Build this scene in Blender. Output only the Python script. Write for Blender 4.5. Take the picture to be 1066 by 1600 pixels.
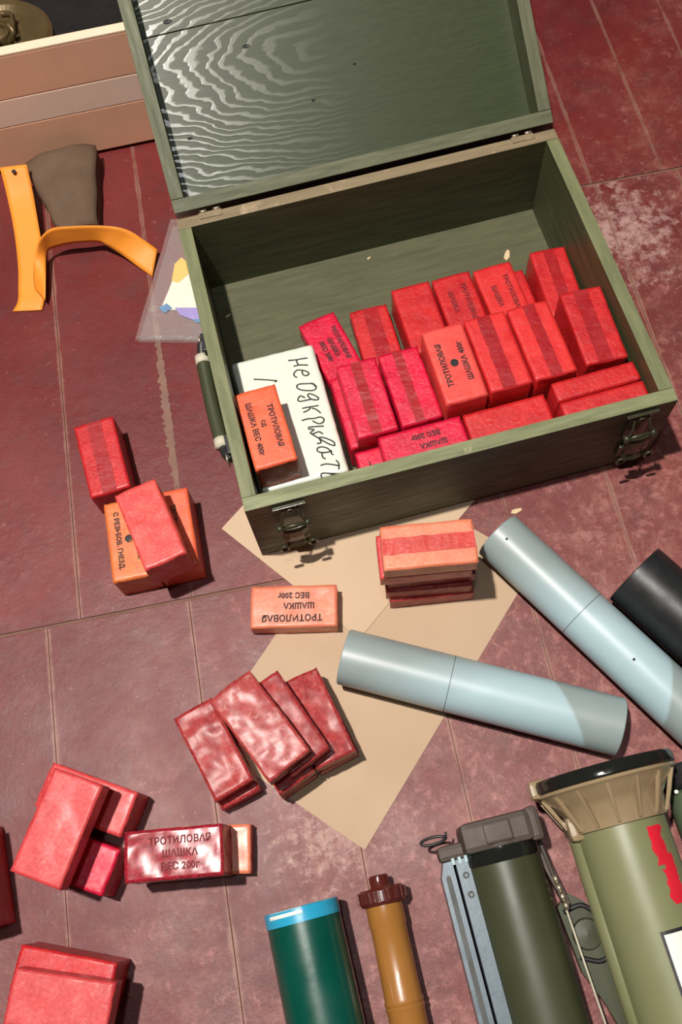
import bpy, bmesh, math, random
from mathutils import Vector, Matrix, noise

for o in list(bpy.data.objects):
    bpy.data.objects.remove(o, do_unlink=True)
COL = bpy.context.scene.collection
SC = bpy.context.scene

# ------------------------------------------------------------------ camera
cam = bpy.data.cameras.new('camera')
cam.sensor_fit = 'VERTICAL'
cam.sensor_height = 36.0
cam.lens = 32.04
cam.clip_start = 0.02
co = bpy.data.objects.new('camera', cam)
COL.objects.link(co)
R = Matrix(((0.96695921, 0.25075946, -0.04593007),
            (-0.24933148, 0.89268964, -0.37541845),
            (-0.05313843, 0.37446614, 0.9257167)))
co.matrix_world = Matrix.Translation((0.05369, -0.38310, 1.01759)) @ R.to_4x4()
SC.camera = co

# ------------------------------------------------------------------ world, lamps, exposure
w = bpy.data.worlds.new('room_air')
SC.world = w
w.use_nodes = True
w.node_tree.nodes['Background'].inputs[0].default_value = (1.0, 0.90, 0.84, 1)
w.node_tree.nodes['Background'].inputs[1].default_value = 0.040


def area(name, loc, target, size, power, col, shape='DISK'):
    l = bpy.data.lights.new(name, 'AREA')
    l.shape = shape
    l.size = size
    l.energy = power
    l.color = col
    o = bpy.data.objects.new(name, l)
    COL.objects.link(o)
    o.location = loc
    o.rotation_euler = (Vector(target) - Vector(loc)).to_track_quat('-Z', 'Y').to_euler()
    return o


area('ceiling_lamp', (-0.46, 0.12, 3.0), (0.1, 0.05, 0.0), 0.09, 120.0, (1.0, 0.93, 0.86))
area('second_lamp', (0.02, -0.31, 2.3), (0.1, 0.0, 0.0), 0.16, 6.5, (0.97, 0.99, 1.0))
SC.view_settings.view_transform = 'Standard'
SC.view_settings.look = 'None'
SC.view_settings.exposure = 0.0
SC.view_settings.gamma = 1.0
SC.view_settings.use_curve_mapping = False


# ------------------------------------------------------------------ object helpers
def put(o, parent=None):
    COL.objects.link(o)
    if parent is not None:
        o.parent = parent
    return o


def mesh_obj(name, verts, faces, mat=None, parent=None, smooth=False, loc=None, rot=None):
    me = bpy.data.meshes.new(name)
    me.from_pydata([tuple(v) for v in verts], [], faces)
    me.update()
    bm = bmesh.new()
    bm.from_mesh(me)
    bmesh.ops.recalc_face_normals(bm, faces=bm.faces)
    bm.to_mesh(me)
    bm.free()
    if mat:
        me.materials.append(mat)
    if smooth:
        for p in me.polygons:
            p.use_smooth = True
    o = bpy.data.objects.new(name, me)
    if loc is not None:
        o.location = loc
    if rot is not None:
        o.rotation_euler = rot
    return put(o, parent)


def thing(name, label, cat, loc=(0, 0, 0), rz=0.0, group=None):
    o = bpy.data.objects.new(name, None)
    o.empty_display_size = 0.02
    o.location = loc
    o.rotation_euler = (0, 0, rz)
    put(o)
    return tag(o, label, cat, group)


def tag(o, label, cat, group=None):
    o['label'] = label
    o['category'] = cat
    if group:
        o['group'] = group
    return o


def box_vf(lo, hi, b=0.0):
    """Box as a chamfered solid."""
    (x0, y0, z0), (x1, y1, z1) = lo, hi
    bm = bmesh.new()
    bmesh.ops.create_cube(bm, size=1.0)
    for v in bm.verts:
        v.co = Vector(((x0 + x1) / 2 + v.co.x * (x1 - x0), (y0 + y1) / 2 + v.co.y * (y1 - y0), (z0 + z1) / 2 + v.co.z * (z1 - z0)))
    if b > 0:
        bmesh.ops.bevel(bm, geom=list(bm.edges), offset=b, segments=2, affect='EDGES', profile=0.6)
    vs = [v.co.copy() for v in bm.verts]
    bm.verts.index_update()
    fs = [[v.index for v in f.verts] for f in bm.faces]
    bm.free()
    return vs, fs


def join_vf(parts):
    V, F = [], []
    for vs, fs in parts:
        n = len(V)
        V += list(vs)
        F += [[i + n for i in f] for f in fs]
    return V, F


def box(name, lo, hi, mat, parent=None, b=0.0008, **k):
    v, f = box_vf(lo, hi, b)
    return mesh_obj(name, v, f, mat, parent, **k)


def lathe_vf(prof, seg=48, ang0=0.0, ang1=2 * math.pi, closed=True):
    """prof: (x, r) revolved about local X."""
    V, F = [], []
    full = abs(ang1 - ang0 - 2 * math.pi) < 1e-6
    n = seg if full else seg + 1
    for x, r in prof:
        for i in range(n):
            a = ang0 + (ang1 - ang0) * i / seg
            V.append((x, r * math.cos(a), r * math.sin(a)))
    m = len(prof)
    for j in range(m - 1 if not closed else m):
        j2 = (j + 1) % m
        for i in range(seg):
            i2 = (i + 1) % n
            F.append([j * n + i, j * n + i2, j2 * n + i2, j2 * n + i])
    return V, F


def lathe(name, prof, mat, parent=None, seg=48, closed=True, smooth=True, loc=None, rot=None):
    v, f = lathe_vf(prof, seg, closed=closed)
    o = mesh_obj(name, v, f, mat, parent, loc=loc, rot=rot)
    if smooth:
        o.data.set_sharp_from_angle(angle=math.radians(35)) if hasattr(o.data, 'set_sharp_from_angle') else None
        for p in o.data.polygons:
            p.use_smooth = True
    return o


def tube_vf(pts, r, seg=8, closed=False):
    pts = [Vector(p) for p in pts]
    V, F = [], []
    n = len(pts)
    prev = None
    for i, p in enumerate(pts):
        if closed:
            t = (pts[(i + 1) % n] - pts[i - 1]).normalized()
        else:
            t = (pts[min(i + 1, n - 1)] - pts[max(i - 1, 0)]).normalized()
        up = Vector((0, 0, 1)) if abs(t.z) < 0.9 else Vector((1, 0, 0))
        a = t.cross(up).normalized()
        if prev is not None and a.dot(prev) < 0:
            a = -a
        prev = a
        c = t.cross(a).normalized()
        for k in range(seg):
            g = 2 * math.pi * k / seg
            V.append(p + a * (r * math.cos(g)) + c * (r * math.sin(g)))
    for i in range(n if closed else n - 1):
        j = (i + 1) % n
        for k in range(seg):
            k2 = (k + 1) % seg
            F.append([i * seg + k, i * seg + k2, j * seg + k2, j * seg + k])
    if not closed:
        F.append(list(range(seg))[::-1])
        F.append([(n - 1) * seg + k for k in range(seg)])
    return V, F


def tube(name, pts, r, mat, parent=None, seg=8, closed=False, **k):
    v, f = tube_vf(pts, r, seg, closed)
    return mesh_obj(name, v, f, mat, parent, smooth=True, **k)


def smooth_path(pts, sub=5):
    pts = [Vector(p) for p in pts]
    out = []
    for i in range(len(pts) - 1):
        p0, p1, p2, p3 = pts[max(i - 1, 0)], pts[i], pts[i + 1], pts[min(i + 2, len(pts) - 1)]
        for k in range(sub):
            t = k / sub
            out.append(0.5 * ((2 * p1) + (p2 - p0) * t + (2 * p0 - 5 * p1 + 4 * p2 - p3) * t * t + (3 * p1 - p0 - 3 * p2 + p3) * t ** 3))
    out.append(pts[-1])
    return out


def prism_vf(poly, z0, z1):
    n = len(poly)
    V = [(x, y, z0) for x, y in poly] + [(x, y, z1) for x, y in poly]
    F = [list(range(n))[::-1], list(range(n, 2 * n))]
    for i in range(n):
        j = (i + 1) % n
        F.append([i, j, n + j, n + i])
    return V, F


# ------------------------------------------------------------------ material helpers
class NT:
    def __init__(self, name):
        self.m = bpy.data.materials.new(name)
        self.m.use_nodes = True
        self.t = self.m.node_tree
        self.b = self.t.nodes['Principled BSDF']

    def n(self, typ, **ins):
        nd = self.t.nodes.new(typ)
        for k, v in ins.items():
            if k.startswith('_'):
                setattr(nd, k[1:], v)
            else:
                key = int(k[1:]) if k[0] == 'i' and k[1:].isdigit() else k
                self.set(nd, key, v)
        return nd

    def set(self, nd, key, v):
        s = nd.inputs[key]
        if isinstance(v, bpy.types.NodeSocket):
            self.t.links.new(v, s)
        else:
            s.default_value = v

    def coord(self, kind='Object', scale=(1, 1, 1), loc=(0, 0, 0), rot=(0, 0, 0)):
        c = self.n('ShaderNodeTexCoord')
        mp = self.n('ShaderNodeMapping')
        self.t.links.new(c.outputs[kind], mp.inputs[0])
        mp.inputs[1].default_value = loc
        mp.inputs[2].default_value = rot
        mp.inputs[3].default_value = scale
        return mp.outputs[0]

    def world(self):
        return self.n('ShaderNodeNewGeometry').outputs['Position']

    def noise(self, vec, scale, detail=4, rough=0.55, dist=0.0):
        nd = self.n('ShaderNodeTexNoise')
        self.t.links.new(vec, nd.inputs['Vector'])
        nd.inputs['Scale'].default_value = scale
        nd.inputs['Detail'].default_value = detail
        nd.inputs['Roughness'].default_value = rough
        nd.inputs['Distortion'].default_value = dist
        return nd.outputs[0]

    def ramp(self, fac, stops):
        nd = self.n('ShaderNodeValToRGB')
        self.t.links.new(fac, nd.inputs[0])
        e = nd.color_ramp.elements
        while len(e) > 1:
            e.remove(e[0])
        first = True
        for p, c in stops:
            if isinstance(c, (int, float)):
                c = (c, c, c)
            if first:
                e[0].position = p
                e[0].color = (*c, 1)
                first = False
            else:
                x = e.new(p)
                x.color = (*c, 1)
        return nd.outputs[0]

    def mix(self, fac, a, b, mode='MIX'):
        nd = self.n('ShaderNodeMix')
        nd.data_type = 'RGBA'
        nd.blend_type = mode
        for i, v in ((0, fac), (6, a), (7, b)):
            if isinstance(v, bpy.types.NodeSocket):
                self.t.links.new(v, nd.inputs[i])
            elif i == 0:
                nd.inputs[0].default_value = v
            else:
                nd.inputs[i].default_value = (*v, 1) if len(v) == 3 else v
        return nd.outputs[2]

    def math(self, op, a, b=0.0, c=None):
        nd = self.n('ShaderNodeMath')
        nd.operation = op
        for i, v in enumerate((a, b) if c is None else (a, b, c)):
            self.set(nd, i, v)
        return nd.outputs[0]

    def bump(self, h, strength=0.3, dist=0.001):
        nd = self.n('ShaderNodeBump')
        self.t.links.new(h, nd.inputs['Height'])
        nd.inputs['Strength'].default_value = strength
        nd.inputs['Distance'].default_value = dist
        self.t.links.new(nd.outputs[0], self.b.inputs['Normal'])

    def out(self, color=None, rough=None, metal=None, spec=None, coat=None, coat_rough=None):
        for k, v in (('Base Color', color), ('Roughness', rough), ('Metallic', metal), ('Specular IOR Level', spec), ('Coat Weight', coat), ('Coat Roughness', coat_rough)):
            if v is None:
                continue
            if isinstance(v, bpy.types.NodeSocket):
                self.t.links.new(v, self.b.inputs[k])
            elif k == 'Base Color':
                self.b.inputs[k].default_value = (*v, 1)
            else:
                self.b.inputs[k].default_value = v
        return self.m


def plain(name, color, rough=0.5, metal=0.0, var=0.25, scale=60.0, bump=0.15, bd=0.0005, coat=0.0):
    n = NT(name)
    v = n.coord()
    f = n.noise(v, scale, 5)
    dark = tuple(c * (1 - var) for c in color)
    lite = tuple(min(1, c * (1 + var)) for c in color)
    col = n.mix(f, dark, lite)
    n.bump(n.noise(v, scale * 4, 3), bump, bd)
    r = n.ramp(n.noise(v, scale * 0.7, 3), [(0.3, max(0.03, rough - 0.08)), (0.7, min(1, rough + 0.1))])
    return n.out(col, r, metal, coat=coat)


def srgb(r, g, b):
    f = lambda c: (c / 255 / 12.92) if c / 255 <= 0.04045 else ((c / 255 + 0.055) / 1.055) ** 2.4
    return (f(r), f(g), f(b))


def paper_mat(name, col, blotch, crinkle=0.5, rough=0.42, coat=0.25, pale=0.0, bscale=55.0):
    """Waxed wrapping paper: mottled dye, fine crinkles."""
    n = NT(name)
    v = n.coord()
    oi = n.n('ShaderNodeObjectInfo').outputs['Random']
    add = n.n('ShaderNodeVectorMath')
    add.operation = 'ADD'
    n.t.links.new(v, add.inputs[0])
    n.t.links.new(oi, add.inputs[1])
    v = add.outputs[0]
    a = n.noise(v, 45, 6, 0.65, 0.6)
    c1 = n.mix(n.ramp(a, [(0.35, 0.0), (0.68, 1.0)]), col, blotch)
    sp = n.noise(v, 480, 5, 0.75)
    c2 = n.mix(n.ramp(sp, [(0.50, 0.0), (0.72, 0.6)]), c1, tuple(x * 0.45 for x in col))
    if pale > 0:
        pl = n.noise(v, 70, 5, 0.7, 1.2)
        c2 = n.mix(n.ramp(pl, [(0.55, 0.0), (0.72, pale)]), c2, srgb(235, 190, 180))
    vo = n.n('ShaderNodeTexVoronoi')
    vo.feature = 'DISTANCE_TO_EDGE'
    dv = n.n('ShaderNodeVectorMath')
    dv.operation = 'ADD'
    nn = n.n('ShaderNodeTexNoise')
    n.t.links.new(v, nn.inputs['Vector'])
    nn.inputs['Scale'].default_value = 60
    sc = n.n('ShaderNodeVectorMath')
    sc.operation = 'SCALE'
    n.t.links.new(nn.outputs[1], sc.inputs[0])
    sc.inputs['Scale'].default_value = 0.012
    n.t.links.new(v, dv.inputs[0])
    n.t.links.new(sc.outputs[0], dv.inputs[1])
    n.t.links.new(dv.outputs[0], vo.inputs['Vector'])
    vo.inputs['Scale'].default_value = bscale
    hh = n.math('ADD', n.math('MULTIPLY', n.ramp(vo.outputs['Distance'], [(0.0, 0.0), (0.12, 1.0)]), 0.16), n.noise(v, 230, 7, 0.7, 0.6))
    n.bump(hh, crinkle * 1.25, 0.0012)
    r = n.ramp(n.noise(v, 80, 3), [(0.3, rough - 0.1), (0.7, rough + 0.12)])
    return n.out(c2, r, 0.0, coat=coat, coat_rough=0.25)


RED = paper_mat('red_waxed_paper', srgb(208, 38, 40), srgb(182, 24, 32))
PINK = paper_mat('crimson_waxed_paper', srgb(222, 24, 66), srgb(196, 16, 52), 0.55, 0.36)
CORAL = paper_mat('coral_waxed_paper', srgb(222, 76, 76), srgb(196, 56, 60), 0.55, 0.42)
BRICKRED = paper_mat('worn_red_paper_with_glare', srgb(196, 58, 56), srgb(150, 34, 38), 1.7, 0.38, 0.15, pale=0.22)  # worn red; its pale patches paint the pile's glare into the colour
ORANGE = paper_mat('orange_waxed_paper', srgb(238, 108, 66), srgb(228, 90, 62), 0.3, 0.42)
AMBER = paper_mat('amber_waxed_paper', srgb(226, 128, 66), srgb(212, 104, 56), 0.3, 0.45)
PEACH = paper_mat('peach_waxed_paper', srgb(232, 136, 100), srgb(220, 116, 88), 0.4, 0.42, pale=0.15)
SALMON = paper_mat('salmon_waxed_paper', srgb(232, 84, 74), srgb(222, 70, 66), 0.25, 0.42)
SCARLET = paper_mat('scarlet_waxed_paper', srgb(222, 52, 50), srgb(204, 38, 42), 0.35, 0.42)
TEXTURED = paper_mat('pitted_red_waxed_paper', srgb(212, 42, 66), srgb(170, 22, 42), 2.6, 0.30, 0.5, bscale=120.0)
SEAM_RED = paper_mat('dark_red_paper_strip', srgb(170, 22, 30), srgb(150, 16, 26), 0.35, 0.42)
SEAM_OR = paper_mat('red_brown_paper_strip', srgb(206, 62, 50), srgb(190, 50, 44), 0.35, 0.42)
INK = plain('black_stamp_ink', (0.035, 0.012, 0.012), 0.7, var=0.5, scale=300)
INK_RED = plain('faded_stamp_ink', (0.16, 0.008, 0.012), 0.7, var=0.5, scale=300)
HOLE = plain('dark_socket', (0.012, 0.014, 0.016), 0.6)


def green_wood(name, base, dark, wear, wearcol, grain_scale=1.0, axis=0, rough=0.5, bump=0.35, coat=0.0):
    n = NT(name)
    s = [16.0, 16.0, 16.0]
    s[axis] = 1.6
    v = n.coord(scale=tuple(x * grain_scale for x in s))
    v2 = n.coord()
    g = n.noise(v, 9.0, 6, 0.65, 0.4)
    col = n.mix(n.ramp(g, [(0.35, 0.0), (0.68, 1.0)]), dark, base)
    wv = n.noise(v2, 26, 7, 0.68, 0.5)
    col = n.mix(n.ramp(wv, [(1 - wear - 0.06, 0.0), (1 - wear + 0.04, 0.9)]), col, wearcol)
    n.bump(g, bump, 0.001)
    r = n.ramp(g, [(0.3, rough + 0.12), (0.7, rough - 0.08)])
    return n.out(col, r, coat=coat)


GREEN = green_wood('olive_painted_wood', srgb(80, 84, 54), srgb(58, 64, 40), 0.22, srgb(108, 104, 74))
GREEN_Y = green_wood('olive_painted_wood_across', srgb(80, 84, 54), srgb(58, 64, 40), 0.22, srgb(108, 104, 74), axis=1)
RIM = green_wood('rubbed_olive_edge', srgb(136, 140, 102), srgb(106, 112, 78), 0.32, srgb(168, 164, 128), rough=0.55)
RIM_Y = green_wood('rubbed_olive_edge_across', srgb(126, 128, 92), srgb(100, 106, 72), 0.32, srgb(156, 150, 116), axis=1, rough=0.55)
RIM_RAW = green_wood('bare_worn_wood_edge', srgb(142, 126, 98), srgb(120, 106, 80), 0.40, srgb(168, 146, 118), rough=0.6)
BOXFLOOR = green_wood('dull_olive_box_bottom', srgb(92, 92, 66), srgb(74, 76, 52), 0.3, srgb(112, 108, 80), rough=0.62, bump=0.2)


def lid_wood():
    n = NT('glossy_olive_lid_grain')
    # cathedral grain: stretched rings about a heart near the middle of the lid
    K = 2.7
    v = n.coord(scale=(1.0, K, 0.0), loc=(-0.235, -0.160 * K, 0.0))
    nn = n.n('ShaderNodeTexNoise')
    n.t.links.new(v, nn.inputs['Vector'])
    nn.inputs['Scale'].default_value = 9.0
    nn.inputs['Detail'].default_value = 3
    sb = n.n('ShaderNodeVectorMath')
    sb.operation = 'SUBTRACT'
    n.t.links.new(nn.outputs[1], sb.inputs[0])
    sb.inputs[1].default_value = (0.5, 0.5, 0.5)
    sc = n.n('ShaderNodeVectorMath')
    sc.operation = 'SCALE'
    n.t.links.new(sb.outputs[0], sc.inputs[0])
    sc.inputs['Scale'].default_value = 0.11
    ad = n.n('ShaderNodeVectorMath')
    ad.operation = 'ADD'
    n.t.links.new(v, ad.inputs[0])
    n.t.links.new(sc.outputs[0], ad.inputs[1])
    ln = n.n('ShaderNodeVectorMath')
    ln.operation = 'LENGTH'
    n.t.links.new(ad.outputs[0], ln.inputs[0])
    ph = n.math('FRACT', n.math('MULTIPLY', n.math('POWER', ln.outputs['Value'], 1.35), 62.0))
    ring0 = n.ramp(ph, [(0.0, 0.0), (0.52, 0.05), (0.66, 1.0), (0.90, 0.9), (1.0, 0.0)])
    sx = n.n('ShaderNodeSeparateXYZ')
    n.t.links.new(n.coord(), sx.inputs[0])
    fadex = n.ramp(n.math('ADD', sx.outputs[0], n.math('MULTIPLY', n.noise(n.coord(), 14, 3), 0.10)), [(0.12, 1.0), (0.30, 0.04)])
    ring = n.math('MULTIPLY', ring0, fadex)
    f = n.noise(n.coord(scale=(3, 40, 40)), 9, 5, 0.6)
    col = n.mix(ring, srgb(52, 60, 38), srgb(84, 88, 60))
    col = n.mix(n.ramp(f, [(0.4, 0.0), (0.7, 0.5)]), col, srgb(66, 74, 46))
    n.bump(n.math('ADD', n.math('MULTIPLY', ring, 0.35), n.math('MULTIPLY', f, 0.3)), 0.35, 0.0012)
    r = n.mix(ring, (0.42, 0.42, 0.42), (0.25, 0.25, 0.25))
    return n.out(col, r, coat=0.0, spec=n.mix(ring, (0.30, 0.30, 0.30), (0.75, 0.75, 0.75)))


LID = lid_wood()


def floor_mat():
    n = NT('worn_red_floor_paint')
    p = n.world()
    a = n.noise(p, 3.2, 6, 0.6, 0.3)
    col = n.mix(n.ramp(a, [(0.35, 0.0), (0.65, 1.0)]), srgb(94, 22, 27), srgb(122, 42, 40))
    # broad walked-on, faded area to the right and towards the front
    sx = n.n('ShaderNodeSeparateXYZ')
    n.t.links.new(p, sx.inputs[0])
    fade = n.math('MULTIPLY_ADD', sx.outputs[0], 0.9, 0.22)
    fade2 = n.math('MULTIPLY_ADD', sx.outputs[1], -0.9, fade)
    fade3 = n.math('ADD', fade2, n.math('MULTIPLY', n.math('SUBTRACT', n.noise(p, 7, 5, 0.6), 0.5), 1.4))
    col = n.mix(n.ramp(fade3, [(0.18, 0.0), (0.85, 0.55)]), col, srgb(134, 78, 72))
    # patchy wear: dark grime and paler rubbed paint, finer than the boards
    m1 = n.noise(p, 17, 9, 0.72, 0.3)
    col = n.mix(n.ramp(m1, [(0.34, 0.55), (0.50, 0.0)]), col, srgb(86, 44, 42))
    m2 = n.noise(p, 31, 10, 0.78, 0.2)
    col = n.mix(n.math('MULTIPLY', n.ramp(m2, [(0.48, 0.0), (0.66, 0.75)]), n.ramp(fade3, [(0.05, 0.04), (0.6, 1.0)])), col, srgb(160, 104, 94))
    m3 = n.noise(p, 230, 6, 0.8)
    col = n.mix(n.ramp(m3, [(0.42, 0.35), (0.55, 0.0)]), col, srgb(92, 48, 44))
    # scuffs and pale flaking spots
    b = n.noise(p, 58, 9, 0.78, 0.2)
    sc = n.math('MULTIPLY_ADD', n.ramp(fade3, [(0.1, 0.0), (0.9, 1.0)]), 0.12, b)
    col = n.mix(n.ramp(sc, [(0.61, 0.0), (0.70, 0.6)]), col, srgb(170, 112, 106))
    # plaster dust splash
    d = n.n('ShaderNodeVectorMath')
    d.operation = 'DISTANCE'
    n.t.links.new(p, d.inputs[0])
    d.inputs[1].default_value = (0.575, 0.325, 0.0)
    dm = n.math('SUBTRACT', n.ramp(d.outputs[1], [(0.0, 0.48), (0.26, 0.0)]), n.math('MULTIPLY', n.noise(p, 24, 6, 0.7), 0.0))
    dd = n.math('ADD', dm, n.noise(p, 48, 9, 0.78, 0.0))
    col = n.mix(n.ramp(dd, [(0.84, 0.0), (1.08, 0.7)]), col, srgb(196, 162, 154))
    # bare worn patch in front
    d2 = n.n('ShaderNodeVectorMath')
    d2.operation = 'DISTANCE'
    n.t.links.new(p, d2.inputs[0])
    d2.inputs[1].default_value = (0.0, -0.32, 0.0)
    d2m = n.math('ADD', n.ramp(d2.outputs[1], [(0.0, 0.30), (0.15, 0.0)]), n.noise(p, 75, 9, 0.78, 0.0))
    col = n.mix(n.ramp(d2m, [(0.70, 0.0), (0.86, 0.75)]), col, srgb(186, 150, 136))
    # paint rubbed off along the board edges
    gx = n.n('ShaderNodeTexCoord')
    s2 = n.n('ShaderNodeSeparateXYZ')
    n.t.links.new(gx.outputs['Generated'], s2.inputs[0])
    e = n.math('ABSOLUTE', n.math('SUBTRACT', s2.outputs[0], 0.5))
    ee = n.math('ADD', e, n.math('MULTIPLY', n.math('SUBTRACT', n.noise(p, 16, 6, 0.7), 0.5), 0.09))
    col = n.mix(n.ramp(ee, [(0.474, 0.0), (0.496, 0.6)]), col, srgb(158, 118, 102))
    # tiny grit
    g = n.noise(p, 330, 2, 0.5)
    col = n.mix(n.ramp(g, [(0.73, 0.0), (0.78, 0.8)]), col, srgb(205, 160, 150))
    n.bump(n.math('ADD', n.math('MULTIPLY', b, 0.6), n.noise(p, 12, 4, 0.6)), 0.6, 0.002)
    r = n.ramp(n.noise(p, 9, 5, 0.6), [(0.3, 0.34), (0.7, 0.52)])
    return n.out(col, r, spec=0.5)


FLOOR = floor_mat()
DUST = plain('dusty_subfloor', srgb(120, 88, 76), 0.9, var=0.4, scale=30)
CEMENT = plain('dried_grey_smear', srgb(128, 96, 84), 0.8, var=0.3, scale=50)
KRAFT = plain('kraft_paper', srgb(196, 171, 142), 0.75, var=0.06, scale=16, bump=0.1)
KRAFT2 = plain('kraft_paper_second', srgb(184, 158, 130), 0.72, var=0.07, scale=14, bump=0.1)
WHITEP = plain('white_waxed_wrap', srgb(218, 224, 210), 0.38, var=0.04, scale=30, bump=0.25, coat=0.3)
MARKER = plain('black_marker_ink', (0.012, 0.015, 0.012), 0.5)
STEEL = plain('brass_steel', srgb(214, 200, 170), 0.3, metal=0.8)
GREENMETAL = plain('olive_painted_metal', srgb(64, 64, 46), 0.34, metal=0.35, var=0.3, coat=0.3)
PALEWRAP = plain('pale_cord_wrap', srgb(196, 190, 168), 0.7)
GREYTUBE = None


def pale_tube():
    n = NT('grey_cardboard_tube_with_pale_blue_area')
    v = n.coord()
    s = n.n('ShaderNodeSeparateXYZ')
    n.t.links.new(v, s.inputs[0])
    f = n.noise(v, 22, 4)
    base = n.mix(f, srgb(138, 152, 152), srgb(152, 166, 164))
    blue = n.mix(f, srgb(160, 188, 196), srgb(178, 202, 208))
    # pale blue diagonal area with a sharp far end
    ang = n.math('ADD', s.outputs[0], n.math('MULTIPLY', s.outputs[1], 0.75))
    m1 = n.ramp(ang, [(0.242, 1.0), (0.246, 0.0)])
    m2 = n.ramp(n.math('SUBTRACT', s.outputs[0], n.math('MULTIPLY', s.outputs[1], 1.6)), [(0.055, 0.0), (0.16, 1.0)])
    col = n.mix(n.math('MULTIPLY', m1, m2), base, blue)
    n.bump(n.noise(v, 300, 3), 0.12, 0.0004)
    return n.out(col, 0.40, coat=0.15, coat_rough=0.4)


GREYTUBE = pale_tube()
PALETUBE = plain('pale_blue_grey_tube_paint', srgb(164, 190, 192), 0.4, var=0.06, scale=20, bump=0.1, coat=0.15)
TUBEIN = plain('tube_inside', srgb(70, 72, 70), 0.8)
BLACK = plain('black_plastic', (0.016, 0.017, 0.018), 0.42, var=0.3)
BLACKGLOSS = plain('black_gloss_plastic', (0.012, 0.013, 0.011), 0.12, var=0.2)
TEAL = plain('teal_lacquered_tube', srgb(0, 72, 60), 0.3, var=0.2, scale=30, coat=0.4)
CYAN = plain('cyan_tape', srgb(44, 158, 196), 0.3, var=0.1, coat=0.3)
CARAMEL = plain('caramel_plastic', srgb(156, 106, 50), 0.24, var=0.12, scale=25, bump=0.05, coat=0.5)
MAROON = plain('dark_maroon_bakelite', srgb(84, 34, 28), 0.2, var=0.2, coat=0.5)
OLIVEDARK = plain('dark_olive_paint', srgb(60, 64, 42), 0.42, var=0.25, scale=14, coat=0.1)
OLIVELITE = plain('light_olive_paint', srgb(122, 124, 88), 0.38, var=0.14, scale=14, coat=0.1)
OLIVEGREY = plain('grey_olive_paint', srgb(88, 102, 78), 0.42, var=0.2, scale=14)
RUBBER = plain('dusty_dark_rubber', srgb(72, 62, 54), 0.55, var=0.25, scale=40)
RAIL = plain('blue_grey_metal', srgb(100, 112, 120), 0.36, metal=0.25, var=0.12)
RAILSLOT = plain('dark_grey_slot', srgb(62, 64, 62), 0.5)
TANPL = plain('smoky_tan_plastic', srgb(148, 128, 98), 0.25, var=0.18, scale=30, coat=0.5)
REDPAINT = plain('red_marker_paint', srgb(214, 26, 48), 0.6)
LABELW = plain('white_label_paper', srgb(232, 234, 226), 0.5, var=0.03)
PINE = plain('bare_pine', srgb(238, 186, 152), 0.55, var=0.12, scale=18)
PINE_L = plain('pale_pine', srgb(246, 218, 198), 0.5, var=0.08, scale=18)  # middle plank of the crate face, paler than its neighbours
PINE_T = plain('fresh_cut_pine_edge', srgb(244, 212, 184), 0.5, var=0.04, scale=18)
DARKIN = plain('black_inside_fill', (0.004, 0.003, 0.003), 0.9)
BRONZE = plain('dull_bronze_metal', srgb(100, 84, 54), 0.4, metal=0.4, var=0.35, scale=25)
STRAP = plain('orange_webbing', srgb(240, 148, 44), 0.55, var=0.1, scale=22, bump=0.3)
CANVAS = plain('dirty_brown_canvas', srgb(96, 76, 58), 0.8, var=0.3, scale=34, bump=0.5, bd=0.001)
CHIP = plain('pale_wood_chip', srgb(214, 190, 150), 0.7)


def film_mat():
    n = NT('clear_plastic_film')
    v = n.coord()
    n.bump(n.noise(v, 60, 5, 0.6, 1.0), 0.7, 0.003)
    n.b.inputs['Base Color'].default_value = (0.85, 0.82, 0.80, 1)
    n.b.inputs['Roughness'].default_value = 0.18
    n.b.inputs['Alpha'].default_value = 0.07
    n.b.inputs['Specular IOR Level'].default_value = 0.9
    return n.m


FILM = film_mat()

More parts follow.
